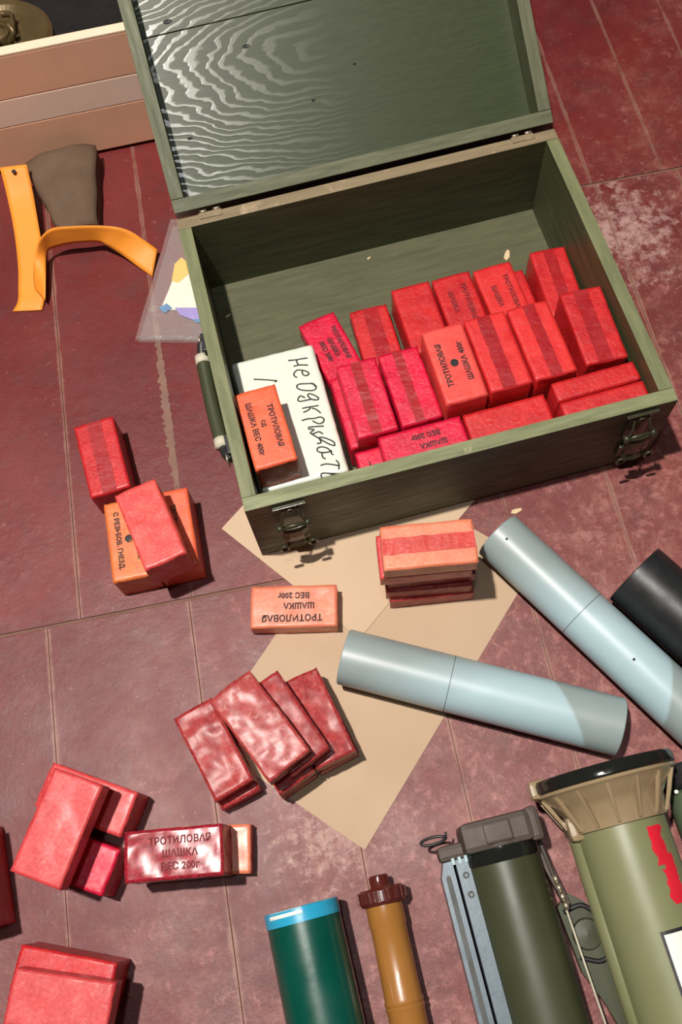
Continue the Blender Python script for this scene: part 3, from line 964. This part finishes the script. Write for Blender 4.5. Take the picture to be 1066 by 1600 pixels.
# ---- loose and stacked in front of the crate
block(0.0227, -0.0785, -13.6, 0.0290, 0.0265, PEACH, 'single peach block with upside-down stamped text on the kraft paper', 'fl',
      texts=[('ТРОТИЛОВАЯ', 0.0105, -0.002, -0.013, 180, INK), ('ШАШКА', 0.0095, 0.006, 0.001, 180, INK), ('ВЕС 200г', 0.0090, 0.0, 0.013, 180, INK)], amp=0.0011)
zs = 0.0025
for k, (dx, dy, da, m, lb) in enumerate(((0.003, -0.006, 1.0, BRICKRED, 'bottom block of the tall stack standing beside the grey tubes'),
                                         (0.000, -0.003, -0.5, BRICKRED, 'second block from the bottom of the tall stack beside the grey tubes'),
                                         (0.003, 0.001, 1.0, BRICKRED, 'middle block of the tall stack beside the grey tubes'),
                                         (-0.004, 0.001, 0.5, CORAL, 'block just under the orange top of the tall stack, shifted left'))):
    block(0.1764 + dx, -0.0812 + dy, -9.9 + da, zs + 0.025 * (k + 1), 0.025, m, lb, 'tall', amp=0.0009, L=0.097 if k < 3 else 0.100, B=0.047 if k < 3 else 0.050)
block(0.1764, -0.0812, -9.9, zs + 0.125, 0.025, PEACH, 'orange block with a red centre strip topping the tall stack below the crate', 'tall', band=SO, amp=0.0012)

# ---- fanned pile
block(-0.0900, -0.2200, 102.5, 0.0270, 0.0250, BRICKRED, 'bottom left block of the fanned pile, under the leftmost glossy block', 'mid', B=0.047)
block(-0.0940, -0.2130, 105.5, 0.0520, 0.0250, BRICKRED, 'leftmost top block of the fanned pile on the kraft paper', 'mid', amp=0.0016, B=0.047)
block(-0.0330, -0.2240, 109.0, 0.0270, 0.0250, BRICKRED, 'middle block of the lowest layer in the fanned pile', 'mid', B=0.045)
block(-0.0330, -0.2235, 110.0, 0.0520, 0.0250, BRICKRED, 'second-layer block in the middle of the fanned pile, its end showing in front', 'mid', B=0.045)
block(0.0195, -0.2100, 102.5, 0.0270, 0.0250, BRICKRED, 'lowest block at the right side of the fanned pile', 'mid', B=0.048)
block(0.0185, -0.2095, 101.0, 0.0520, 0.0250, BRICKRED, 'rightmost glossy block of the fanned pile, next to the grey tube', 'mid', amp=0.0017, B=0.048)
block(-0.0140, -0.2100, 110.5, 0.0770, 0.0250, BRICKRED, 'third-layer block of the fanned pile, showing right of the topmost one', 'mid', amp=0.0013)
block(-0.0370, -0.2109, 113.7, 0.1020, 0.0250, paper_mat('red_paper_with_painted_glare', srgb(204, 78, 74), srgb(170, 48, 50), 1.7, 0.36, 0.2, pale=0.5), 'topmost block of the fanned pile with glossy paper and painted glare patches', 'mid', amp=0.0016, L=0.105, B=0.053)  # pale patches hold the glare on the top block as colour

# ---- lower left pile
block(-0.2320, -0.2290, -33.0, 0.0502, 0.050, CORAL, 'coral block of the lower left pile, its end pointing to the fanned pile', 'low', B=0.048)
block(-0.2590, -0.2790, -33.0, 0.0502, 0.050, PINK, 'crimson block of the lower left pile, its end beside the pitted block', 'low', B=0.048)
block(-0.2590, -0.2520, 64.0, 0.0754, 0.025, CORAL, 'glossy coral block just under the top one of the lower left pile', 'low', amp=0.0015)
block(-0.2490, -0.2557, 56.9, 0.1006, 0.025, CORAL, 'largest-looking coral block topping the lower left pile', 'low', L=0.103, B=0.055, amp=0.0011)
block(-0.1281, -0.3065, -12.0, 0.0252, 0.025, PEACH, 'peach block mostly hidden under the pitted red block, its end showing', 'low', amp=0.0009)
block(-0.1476, -0.3055, -9.6, 0.0754, 0.050, TEXTURED, 'glossy pitted red block with faded lettering, right of the lower left pile', 'low', amp=0.0016,
      texts=[('ТРОТИЛОВАЯ', 0.0095, 0.006, 0.012, 0, INK_RED), ('ШАШКА', 0.0095, 0.006, 0.0, 0, INK_RED), ('ВЕС 200г', 0.0095, 0.006, -0.012, 0, INK_RED)])
# ---- bottom left corner
block(-0.2790, -0.3900, -23.6, 0.0502, 0.050, RED, 'lower red block in the bottom left corner of the picture, under a coral one', 'bot')
block(-0.2760, -0.4080, -21.4, 0.0754, 0.025, CORAL, 'coral block lying on a red one in the bottom left corner', 'bot', amp=0.0012)
# ---- left edge
block(-0.3610, -0.2760, 92.0, 0.0502, 0.050, RED, 'lower red block at the left edge beside the lower left pile', 'edge')
block(-0.3590, -0.2770, 91.0, 0.0754, 0.025, CORAL, 'upper coral block cut off by the left edge of the picture', 'edge')

# ------------------------------------------------------------------ grey tubes and black tube
def big_tube(name, label, x, y, dirx, diry, r, length, mat, grp, seams=(), holes=(), z=None, inner=TUBEIN, wall_t=0.0025):
    a = math.atan2(diry, dirx)
    t = thing(name, label, 'tube', (x, y, r + 0.0012 if z is None else z), a, grp)
    v, f = lathe_vf([(0.0, r - 0.0008), (0.0008, r), (length - 0.0008, r), (length, r - 0.0008), (length, r - wall_t), (0.0, r - wall_t)], 72)
    o = mesh_obj('tube_body', v, f, mat, t, smooth=True)
    o.data.set_sharp_from_angle(angle=math.radians(40)) if hasattr(o.data, 'set_sharp_from_angle') else None
    for sx in seams:
        lathe('seam_ring', [(sx - 0.0003, r), (sx - 0.0003, r + 0.00025), (sx + 0.0003, r + 0.00025), (sx + 0.0003, r)], TUBEIN, t, seg=72)
    for hx, ang in holes:
        v, f = lathe_vf([(0, 0.0001), (0, 0.0016), (0.0005, 0.0011), (0.0005, 0.0001)], 12)
        M = Matrix.Rotation(math.radians(ang), 4, 'X')
        V2 = [tuple(M @ Vector((hx + q[1], q[2], r + q[0] - 0.0001))) for q in v]
        mesh_obj('drilled_hole', V2, f, HOLE, t)
    return t


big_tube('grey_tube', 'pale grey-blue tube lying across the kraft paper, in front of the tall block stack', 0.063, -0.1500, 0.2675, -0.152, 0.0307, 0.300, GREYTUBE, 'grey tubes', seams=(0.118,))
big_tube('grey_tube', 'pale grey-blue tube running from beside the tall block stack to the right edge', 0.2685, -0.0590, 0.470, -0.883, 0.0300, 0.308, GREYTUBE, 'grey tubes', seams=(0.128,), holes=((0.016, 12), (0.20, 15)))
big_tube('black_tube', 'black plastic tube at the right edge behind the grey tubes', 0.397, -0.146, 0.475, -0.880, 0.0385, 0.30, BLACK, None, wall_t=0.003, inner=BLACK)

# ------------------------------------------------------------------ teal tube with cyan tape
t = thing('teal_tube', 'dark teal tube with a cyan taped end, lying at the bottom edge', 'tube', (-0.0412, -0.3835, 0.0382), math.radians(-90.5))
lathe('tube_body', [(0.012, 0.0368), (0.24, 0.0368), (0.24, 0.034), (0.012, 0.034)], TEAL, t, seg=64)
lathe('cyan_band', [(-0.001, 0.0362), (0.0, 0.0374), (0.0128, 0.0374), (0.0128, 0.0345), (-0.001, 0.0345)], CYAN, t, seg=64)
lathe('end_disc', [(0.002, 0.0001), (0.002, 0.0344), (0.005, 0.0344), (0.005, 0.0001)], BLACKGLOSS, t, seg=48)
v, f = lathe_vf([(-0.0006, 0.0345), (-0.0006, 0.0371), (0.0050, 0.0377), (0.0056, 0.0372)], 24, math.radians(84), math.radians(142), closed=True)
mesh_obj('white_rim_piece', v, f, LABELW, t, smooth=True)  # white piece along the upper left of the end rim

# ------------------------------------------------------------------ caramel tube with ribbed cap
t = thing('caramel_tube', 'caramel plastic tube with a ribbed dark maroon screw cap', 'tube', (0.0390, -0.3900, 0.0252), math.radians(-92.5))
lathe('tube_body', [(0.008, 0.0186), (0.030, 0.0190), (0.033, 0.0180), (0.096, 0.0185), (0.099, 0.0197), (0.102, 0.0186), (0.104, 0.0197), (0.107, 0.0186), (0.22, 0.0186), (0.22, 0.016), (0.008, 0.016)], CARAMEL, t, seg=48)
v, f = lathe_vf([(-0.004, 0.010), (-0.004, 0.0215), (-0.002, 0.0233), (0.009, 0.0233), (0.0115, 0.0222), (0.0115, 0.0187), (0.0, 0.0187)], 48)
parts = [(v, f)]
cap = mesh_obj('screw_cap', v, f, MAROON, t, smooth=False)
for k in range(18):
    a = 2 * math.pi * k / 18
    M = Matrix.Rotation(a, 3, 'X')
    vv, ff = box_vf((-0.0022, -0.0022, 0.0228), (0.0090, 0.0022, 0.0251), 0.0008)
    mesh_obj('rib', [M @ Vector(q) for q in vv], ff, MAROON, cap)
lathe('cap_knob', [(-0.016, 0.0001), (-0.016, 0.0085), (-0.0145, 0.0100), (-0.0060, 0.0100), (-0.004, 0.0112), (-0.0035, 0.0001)], MAROON, t, seg=32)

# ------------------------------------------------------------------ dark olive launch tube with rubber end cap
t = thing('dark_olive_launch_tube', 'dark olive tube with a chunky rubber end cap and blue-grey sight rails', 'tube', (0.1655, -0.3600, 0.0382), math.radians(-91.3))
# local x runs away from the cap (towards the viewer), local y is to the right of it seen from above -> world +x
lathe('tube_body', [(0.024, 0.0362), (0.30, 0.0362), (0.30, 0.033), (0.024, 0.033)], OLIVEDARK, t, seg=72)
lathe('collar', [(0.019, 0.0345), (0.019, 0.0374), (0.031, 0.0374), (0.033, 0.0362), (0.033, 0.0345)], BLACKGLOSS, t, seg=72)
capo = lathe('end_cap', [(0.000, 0.0001), (0.000, 0.0345), (0.003, 0.0378), (0.018, 0.0378), (0.021, 0.0366), (0.021, 0.0001)], RUBBER, t, seg=72)
v, f = box_vf((-0.0085, -0.037, -0.030), (0.0205, 0.033, 0.0372), 0.006)
mesh_obj('cap_housing', v, f, RUBBER, t)
v, f = box_vf((-0.004, -0.0150, 0.0340), (0.0155, 0.0120, 0.0405), 0.0022)
mesh_obj('cap_lug', v, f, RUBBER, t)
v, f = box_vf((-0.010, 0.0290, -0.006), (0.0225, 0.0425, 0.033), 0.005)
mesh_obj('cap_lug', v, f, RUBBER, t)
v, f = box_vf((0.006, -0.062, -0.026), (0.0215, -0.030, 0.006), 0.005)
mesh_obj('side_lobe', v, f, RUBBER, t)
ringc = [(-0.001 + 0.0035 * math.sin(g), -0.0635 + 0.0125 * math.cos(g), 0.006 + 0.002 * math.sin(g)) for g in [i * math.pi / 10 for i in range(20)]]
tube('pull_ring', ringc, 0.0015, BLACK, t, closed=True, seg=8)
tube('ring_post', [(0.0, -0.050, 0.002), (-0.006, -0.049, 0.006)], 0.0012, BLACK, t)


def rail(name, y0, y1, z0, z1, x0, x1, mat, cut=0.010, side=-1):
    ym_ = y0 + (y1 - y0) * 0.35
    pts_ = [(x0, ym_), (x0, y1), (x1, y1), (x1, y0), (x0 + cut, y0)] if side < 0 else [(x0, y0), (x0, y1), (x1, y1), (x1, y0)]
    v_, f_ = prism_vf(pts_, z0, z1)
    return mesh_obj(name, v_, f_, mat, t)


ro = rail('sight_rail', -0.0640, -0.0500, -0.034, 0.004, 0.0215, 0.27, RAIL, 0.014)
v, f = prism_vf([(0.036, -0.060), (0.033, -0.0575), (0.036, -0.055), (0.262, -0.055), (0.262, -0.060)], 0.0035, 0.0048)
mesh_obj('slot', v, f, RAILSLOT, ro)
ri = rail('sight_rail', -0.0475, -0.0345, -0.034, 0.012, 0.0215, 0.27, RAIL, 0.0, 1)
for k, xx in enumerate((0.037, 0.055)):
    vv, ff = lathe_vf([(0, 0.0014), (0, 0.0032), (0.0010, 0.0028), (0.0010, 0.0014)], 18)
    mesh_obj('rivet', [(xx + q[1], -0.0405 + q[2], 0.012 + q[0]) for q in vv], ff, RAILSLOT, ri)
for yy in (-0.0495, -0.0430, -0.0365):
    v, f = box_vf((0.0190, yy - 0.0015, 0.002), (0.0255, yy + 0.0018, 0.0125), 0.0006)
    mesh_obj('rail_tooth', v, f, PALETUBE, ri)
# clip and arming wire along the right-hand side
v, f = prism_vf([(0.020, 0.036), (0.020, 0.043), (0.050, 0.047), (0.085, 0.053), (0.088, 0.048), (0.055, 0.040), (0.040, 0.0365)], -0.020, -0.008)
mesh_obj('side_clip', v, f, RUBBER, t)
tube('side_wire', smooth_path([(0.022, 0.0410, -0.004), (0.045, 0.0435, -0.006), (0.075, 0.0475, -0.010)], 5), 0.0022, RUBBER, t)
for k in range(4):
    xx = 0.058 + 0.0085 * k
    tube('wire_link', [(xx, 0.0455 + 0.0008 * k, -0.006), (xx + 0.006, 0.0465 + 0.0008 * k, -0.007)], 0.0027, STEEL, t, seg=10)
tube('pale_rod', [(0.084, 0.0475, -0.008), (0.14, 0.0500, -0.010), (0.27, 0.0560, -0.012)], 0.0011, PALEWRAP, t, seg=8)

# ------------------------------------------------------------------ light olive launch tube with flared muzzle
u = thing('flared_olive_launch_tube', 'light olive launch tube with a flared smoky muzzle, red paint marks and a white label', 'tube', (0.2800, -0.3370, 0.0722), math.radians(-91.0))
# flared muzzle on the left part axis
lathe('muzzle_rim', [(-0.003, 0.060), (-0.003, 0.0685), (0.0, 0.0705), (0.0075, 0.0705), (0.0095, 0.0685), (0.0095, 0.060)], BLACKGLOSS, u, seg=80)
lathe('muzzle_cover', [(-0.001, 0.0001), (-0.001, 0.0600), (0.003, 0.0600), (0.003, 0.0001)], BLACKGLOSS, u, seg=64)
lathe('muzzle_flare', [(0.0096, 0.0690), (0.0125, 0.0700), (0.0145, 0.0670), (0.0170, 0.0650), (0.0260, 0.0560), (0.0330, 0.0500), (0.052, 0.0478), (0.052, 0.044), (0.030, 0.046), (0.0096, 0.060)], TANPL, u, seg=64)
for k in range(12):
    a = math.radians(-66 + 24 * k + 6)
    M = Matrix.Rotation(a, 3, 'X')
    vv = [(0.0150, -0.0016, 0.0640), (0.0150, 0.0016, 0.0640), (0.050, 0.0016, 0.0470), (0.050, -0.0016, 0.0470), (0.0150, -0.0016, 0.0685), (0.0150, 0.0016, 0.0685), (0.050, 0.0016, 0.0505), (0.050, -0.0016, 0.0505)]
    ff = [[0, 1, 2, 3], [4, 7, 6, 5], [0, 4, 5, 1], [1, 5, 6, 2], [2, 6, 7, 3], [3, 7, 4, 0]]
    mesh_obj('muzzle_rib', [M @ Vector(q) for q in vv], ff, TANPL, u)
v, f = box_vf((-0.006, -0.0755, -0.010), (0.012, -0.0590, 0.012), 0.004)
mesh_obj('muzzle_lug', v, f, TANPL, u)
body = lathe('tube_body', [(0.046, 0.0440), (0.30, 0.0440), (0.30, 0.041), (0.046, 0.041)], OLIVELITE, u, seg=72)
v, f = lathe_vf([(0.040, 0.0115), (0.30, 0.0115), (0.30, 0.0001), (0.040, 0.0001)], 28)
mesh_obj('side_channel', [(q[0], q[1] - 0.0395, q[2] - 0.004) for q in v], f, OLIVELITE, u, smooth=True)
v, f = box_vf((0.034, -0.052, -0.018), (0.058, -0.020, 0.018), 0.006)
mesh_obj('channel_socket', v, f, TANPL, u)


def on_tube(poly, r, ax_y=0.0, lift=0.0004, th=0.0004):
    """Patch wrapped on a cylinder: poly of (x, angle)."""
    V_, n_p = [], len(poly)
    for rr in (r + lift, r + lift + th):
        for x_, a_ in poly:
            V_.append((x_, ax_y + rr * math.sin(a_), rr * math.cos(a_)))
    F_ = [list(range(n_p))[::-1], list(range(n_p, 2 * n_p))] + [[i, (i + 1) % n_p, n_p + (i + 1) % n_p, n_p + i] for i in range(n_p)]
    return V_, F_


def strip_patch(x0, x1, a0, a1, r, jag=0.0, seed=0, lift=0.0004):
    V_, F_ = [], []
    nx_, na_ = 14, 10
    for k in (0, 1):
        for i in range(nx_ + 1):
            for j in range(na_ + 1):
                x_ = x0 + (x1 - x0) * i / nx_
                am = a0 + (a1 - a0) * j / na_
                if j in (0, na_):
                    am += jag * noise.noise((x_ * 120 + seed, j * 3.1, 0))
                rr = r + lift + 0.0003 * k
                V_.append((x_, rr * math.sin(am), rr * math.cos(am)))
    m_ = (nx_ + 1) * (na_ + 1)
    for i in range(nx_):
        for j in range(na_):
            a = i * (na_ + 1) + j
            F_.append([a, a + 1, a + na_ + 2, a + na_ + 1])
            F_.append([m_ + a, m_ + a + na_ + 1, m_ + a + na_ + 2, m_ + a + 1])
    return V_, F_


for x0, x1, a0, a1, sd in ((0.060, 0.094, 0.29, 0.62, 1), (0.086, 0.108, 0.40, 0.72, 5), (0.098, 0.128, 0.34, 0.66, 9)):
    v, f = strip_patch(x0, x1, a0, a1, 0.0440, 0.10, sd)
    mesh_obj('red_paint_mark', v, f, REDPAINT, u)
v, f = strip_patch(0.146, 0.215, -0.16, 0.95, 0.0440, lift=0.0003)
lb_ = mesh_obj('label_border', v, f, BLACK, u)
v, f = strip_patch(0.149, 0.212, -0.10, 0.92, 0.0440, lift=0.0008)
mesh_obj('label_sheet', v, f, LABELW, lb_)

# trigger housing on the floor between the two launch tubes
g = thing('trigger_grip', 'flat dark olive grip frame on the floor between the two olive launch tubes', 'grip', (0.226, -0.470, 0.0012))
outer = [(-0.020, 0.022), (-0.006, 0.032), (0.006, 0.022), (0.018, 0.006), (0.020, -0.020), (0.014, -0.050), (0.020, -0.085), (0.004, -0.10), (-0.004, -0.070), (-0.016, -0.040)]
v, f = prism_vf(outer, 0.0, 0.012)
mesh_obj('frame_plate', v, f, OLIVEDARK, g)
tube('guard_ring', smooth_path([(-0.016, 0.016, 0.013), (0.004, 0.018, 0.014), (0.018, 0.0, 0.014), (0.019, -0.022, 0.014), (0.006, -0.034, 0.014), (-0.014, -0.026, 0.013)], 5), 0.0024, BLACK, g)
v, f = lathe_vf([(0, 0.0001), (0.0, 0.015), (0.004, 0.0135), (0.005, 0.0001)], 28)
mesh_obj('boss', [(q[1], q[2] - 0.008, 0.012 + q[0]) for q in v], f, OLIVEDARK, g)

# third tube cut by the right edge
k3 = thing('grey_olive_launch_tube', 'grey-olive tube with a black end cap, cut off by the right edge', 'tube', (0.3790, -0.3490, 0.0372), math.radians(-91.0))
lathe('tube_body', [(0.022, 0.022), (0.028, 0.031), (0.040, 0.0345), (0.27, 0.0345), (0.27, 0.031), (0.022, 0.018)], OLIVEGREY, k3, seg=56)
lathe('end_cap', [(0.0, 0.0001), (0.0, 0.030), (0.003, 0.0335), (0.020, 0.0335), (0.024, 0.030), (0.024, 0.0001)], BLACK, k3, seg=56)
v, f = lathe_vf([(-0.0024, 0.0001), (-0.0016, 0.0018), (0, 0.0025), (0.0016, 0.0018), (0.0024, 0.0001)], 14)
mesh_obj('white_pin', [(q[0] + 0.026, q[1] - 0.030, q[2] + 0.018) for q in v], f, LABELW, k3, smooth=True)

# ------------------------------------------------------------------ pine crate at the top left
pc = thing('pine_crate', 'bare pine crate with dark contents at the top left behind the lid', 'crate', (-0.20, 0.675, 0.0), math.radians(-2.2))
PH = 0.186
px0, px1, pdep = -0.55, 0.36, 0.36
for a, b, m in ((0.006, 0.078, PINE), (0.0786, 0.122, PINE_L), (0.1226, PH, PINE)):
    o = box('plank', (px0, 0, a), (px1, 0.014, b), m, pc, b=0.0012)
box('top_edge_strip', (px0, 0.0, PH), (px1, 0.0145, PH + 0.0035), PINE_T, pc, b=0.0008)
box('base_batten', (px0, 0.022, 0.0), (px1, 0.05, 0.007), PINE, pc, b=0.001)
box('base_batten', (px0, pdep - 0.06, 0.0), (px1, pdep - 0.03, 0.007), PINE, pc, b=0.001)
box('back_plank', (px0, pdep - 0.014, 0.006), (px1, pdep, PH + 0.0035), PINE, pc, b=0.001)
for x_ in (px0, px1 - 0.014):
    box('end_plank', (x_, 0.0148, 0.006), (x_ + 0.014, pdep - 0.0145, PH + 0.0035), PINE, pc, b=0.001)
box('black_inside_fill', (px0 + 0.015, 0.015, 0.007), (px1 - 0.015, pdep - 0.015, 0.035), DARKIN, pc, b=0.001)  # near-black slab and upright sheet inside the crate
box('black_inside_fill', (px0 + 0.015, 0.0150, 0.035), (px1 - 0.015, 0.0175, 0.178), DARKIN, pc, b=0.0)

# bronze fuze disc in the pine crate
bd = thing('bronze_disc', 'dull bronze metal disc with a broken hub inside the pine crate', 'disc', (-0.186, 0.822, 0.036), 0.3)
cyl = lambda prof, seg=56: (lambda vf: ([(q[1], q[2], q[0]) for q in vf[0]], vf[1]))(lathe_vf(prof, seg))
v, f = cyl([(0, 0.0001), (0, 0.070), (0.010, 0.075), (0.062, 0.075), (0.068, 0.070), (0.068, 0.060), (0.062, 0.050), (0.066, 0.034), (0.066, 0.030), (0.058, 0.026), (0.058, 0.0001)])
o = mesh_obj('disc_body', v, f, BRONZE, bd)
v, f = cyl([(0.058, 0.0001), (0.058, 0.020), (0.074, 0.017), (0.076, 0.012), (0.070, 0.010), (0.066, 0.0001)], 28)
mesh_obj('hub', v, f, BRONZE, bd)
for a in range(5):
    g_ = a * 1.26
    tube('hub_claw', smooth_path([(0.020 * math.cos(g_), 0.020 * math.sin(g_), 0.064), (0.030 * math.cos(g_ + 0.3), 0.030 * math.sin(g_ + 0.3), 0.080), (0.020 * math.cos(g_ + 0.6), 0.020 * math.sin(g_ + 0.6), 0.086)], 4), 0.0045, STEEL if a % 2 else BRONZE, bd)

# ------------------------------------------------------------------ orange strap
def ribbon_vf(pairs, th=0.0010, nw=6, sub=4):
    a_ = smooth_path([p[0] for p in pairs], sub)
    b_ = smooth_path([p[1] for p in pairs], sub)
    n = len(a_)
    V_, F_ = [], []
    for i in range(n):
        t_ = (a_[min(i + 1, n - 1)] + b_[min(i + 1, n - 1)] - a_[max(i - 1, 0)] - b_[max(i - 1, 0)]).normalized()
        wv = (b_[i] - a_[i]).normalized()
        nr = t_.cross(wv).normalized()
        for k in (0, 1):
            for j in range(nw + 1):
                s_ = j / nw
                p = a_[i].lerp(b_[i], s_) + nr * (th * k + 0.0006 * noise.noise((i * 0.4, s_ * 2, 5)))
                V_.append(p)
    st = 2 * (nw + 1)
    for i in range(n - 1):
        for j in range(nw):
            a = i * st + j
            F_.append([a, a + 1, a + st + 1, a + st])
            a += nw + 1
            F_.append([a, a + st, a + st + 1, a + 1])
        for j in (0, nw):
            a = i * st + j
            F_.append([a, a + st, a + st + nw + 1, a + nw + 1])
    for i in (0, n - 1):
        F_.append([i * st + j for j in range(nw + 1)] + [i * st + nw + 1 + j for j in range(nw, -1, -1)])
    return V_, F_


RIB1 = RIB1[1:]
st = thing('orange_strap', 'bright orange webbing strap looped over the dirty canvas pouch', 'strap', (-0.20, 0.50, 0.0))
off = Vector((-0.20, 0.50, 0.0))
for nm, rb in (('strap_tail', RIB1), ('strap_loop', RIB2)):
    v, f = ribbon_vf([(Vector(a) - off, Vector(b) - off) for a, b in rb])
    mesh_obj(nm, v, f, STRAP, st, smooth=True)
v, f = lathe_vf([(0, 0.0001), (0, 0.0030), (0.0004, 0.0030), (0.0004, 0.0001)], 16)
mesh_obj('punched_hole', [(-0.2085 - off.x + q[1], 0.6245 - off.y + q[2], 0.0505 + q[0]) for q in v], f, HOLE, st)

# ------------------------------------------------------------------ dirty canvas pouch (rounded wedge)
pv = bpy.data.meshes.new('canvas_pouch')
bm = bmesh.new()
bmesh.ops.create_cube(bm, size=1.0)
bmesh.ops.subdivide_edges(bm, edges=list(bm.edges), cuts=11, use_grid_fill=True)
for vtx in bm.verts:
    p = vtx.co.copy()
    s_ = (p.y + 0.5)          # 0 = near end, 1 = far end
    wd = 0.052 + 0.052 * s_
    ln = 0.128
    hh = 0.026 + 0.016 * s_
    q = Vector((p.x * wd, p.y * ln, (p.z + 0.5) * hh))
    edge = max(abs(p.x), 0) * 2
    if p.z > 0:
        q.z *= 1 - 0.22 * edge ** 3
        q.z += 0.006 * noise.noise(Vector((q.x * 30, q.y * 30, 3)))
    q.x += 0.004 * noise.noise(Vector((q.y * 30, q.z * 40, 1)))
    q.y += 0.004 * noise.noise(Vector((q.x * 30, q.z * 40, 8)))
    vtx.co = q
bm.to_mesh(pv)
bm.free()
pv.materials.append(CANVAS)
for p_ in pv.polygons:
    p_.use_smooth = True
po = bpy.data.objects.new('canvas_pouch', pv)
po.location = (-0.1430, 0.5900, 0.0006)
po.rotation_euler = (0, 0, math.radians(3))
put(po)
tag(po, 'dirty brown canvas pouch between the orange strap and the pine crate', 'pouch')

# ------------------------------------------------------------------ zip bag with papers
zb = thing('plastic_bag', 'clear plastic zip bag beside the left wall of the green crate', 'bag', (-0.05, 0.40, 0.0))
zo = Vector((-0.05, 0.40, 0.0))


def film(name, corners, z, mat, parent, seed, amp, th=0.0002, nu=26, nv=22, o0=zo):
    (a, b, c, d) = [Vector((p[0], p[1], 0)) for p in corners]
    V_, F_ = [], []
    for k in (0, 1):
        for j in range(nv + 1):
            for i in range(nu + 1):
                s_, t_ = i / nu, j / nv
                p = a.lerp(b, s_).lerp(d.lerp(c, s_), t_)
                h = z + amp * (0.5 + 0.5 * noise.noise((p.x * 40 + seed, p.y * 40, 0)) + 0.25 * noise.noise((p.x * 120, p.y * 120, seed)))
                V_.append((p.x - o0.x, p.y - o0.y, max(h, 0.0006) + th * k))
    m_ = (nu + 1) * (nv + 1)
    for j in range(nv):
        for i in range(nu):
            q = j * (nu + 1) + i
            F_.append([q, q + nu + 1, q + nu + 2, q + 1])
            F_.append([m_ + q, m_ + q + 1, m_ + q + nu + 2, m_ + q + nu + 1])
    per = list(range(nu + 1)) + [j * (nu + 1) + nu for j in range(1, nv + 1)] + [nv * (nu + 1) + i for i in range(nu - 1, -1, -1)] + [j * (nu + 1) for j in range(nv - 1, 0, -1)]
    for x_, y_ in zip(per, per[1:] + per[:1]):
        F_.append([x_, y_, m_ + y_, m_ + x_])
    return mesh_obj(name, V_, F_, mat, parent, smooth=True)


film('film', [(-0.0150, 0.514), (-0.0035, 0.512), (-0.0035, 0.306), (-0.097, 0.335)], 0.0065, FILM, zb, 2, 0.006)
film('film_back', [(-0.0150, 0.510), (-0.0040, 0.508), (-0.0040, 0.308), (-0.094, 0.336)], 0.0004, FILM, zb, 9, 0.0008)
tube('zip_ridge', [(-0.0940 - zo.x, 0.3385 - zo.y, 0.010), (-0.0050 - zo.x, 0.3130 - zo.y, 0.010)], 0.0007, FILM, zb)
WCARD = plain('white_card', srgb(240, 236, 214), 0.6, var=0.03)
YEL = plain('yellow_print', srgb(244, 196, 84), 0.6, var=0.1)
PUR = plain('lilac_print', srgb(150, 132, 206), 0.5, var=0.2, scale=90)
BLU = plain('blue_print', srgb(70, 130, 180), 0.5, var=0.4, scale=120)
cz = thing('folded_card', 'white folded card with a yellow top and lilac strip inside the plastic bag', 'card', (-0.02, 0.39, 0.0016))
co2 = Vector((-0.02, 0.39, 0))


def flat(name, pts_, z0, z1, mat, parent):
    v_, f_ = prism_vf([(x_ - co2.x, y_ - co2.y) for x_, y_ in pts_], z0, z1)
    return mesh_obj(name, v_, f_, mat, parent)


flat('card_sheet', [(-0.040, 0.404), (-0.029, 0.424), (-0.0035, 0.430), (-0.0035, 0.360), (-0.056, 0.377)], 0.0, 0.0012, WCARD, cz)
flat('yellow_part', [(-0.033, 0.418), (-0.024, 0.444), (-0.013, 0.452), (-0.008, 0.444), (-0.006, 0.424), (-0.025, 0.412)], 0.0013, 0.0019, YEL, cz)
flat('lilac_part', [(-0.037, 0.374), (-0.0035, 0.364), (-0.0035, 0.346), (-0.018, 0.349), (-0.032, 0.360)], 0.0013, 0.0020, PUR, cz)
flat('blue_part', [(-0.058, 0.380), (-0.046, 0.384), (-0.040, 0.374), (-0.052, 0.370)], 0.0013, 0.0018, BLU, cz)
flat('blue_part', [(-0.018, 0.349), (-0.0035, 0.346), (-0.0035, 0.341), (-0.012, 0.342)], 0.0013, 0.0018, BLU, cz)


# ------------------------------------------------------------------ small scraps
def scrap(name, x_, y_, z_, s_, a_, mat, label, grp):
    poly_ = [(-s_, -0.3 * s_), (-0.2 * s_, -0.5 * s_), (0.9 * s_, -0.1 * s_), (s_, 0.35 * s_), (0.1 * s_, 0.4 * s_), (-0.7 * s_, 0.25 * s_)]
    v_, f_ = prism_vf(poly_, 0, 0.0008)
    o_ = mesh_obj(name, v_, f_, mat, loc=(x_, y_, z_), rot=(0, 0, a_))
    return tag(o_, label, 'scrap', grp)


scrap('wood_chip', 0.4060, 0.3170, FZ + 0.0002, 0.0085, 0.9, CHIP, 'pale curled wood chip on the crate bottom behind the red blocks', 'wood chips')
scrap('wood_chip', 0.3060, -0.0260, 0.0004, 0.0070, -0.1, CHIP, 'pale wood chip on the red floor just below the crate front', 'wood chips')
scrap('wood_chip', 0.030, 0.330, FZ + 0.0002, 0.0040, 0.3, CHIP, 'tiny pale crumb on the crate bottom by the left wall', 'wood chips')
scrap('wood_chip', 0.2300, 0.3650, FZ + 0.0002, 0.0030, 0.3, CHIP, 'tiny pale crumb near the crate back wall', 'wood chips')
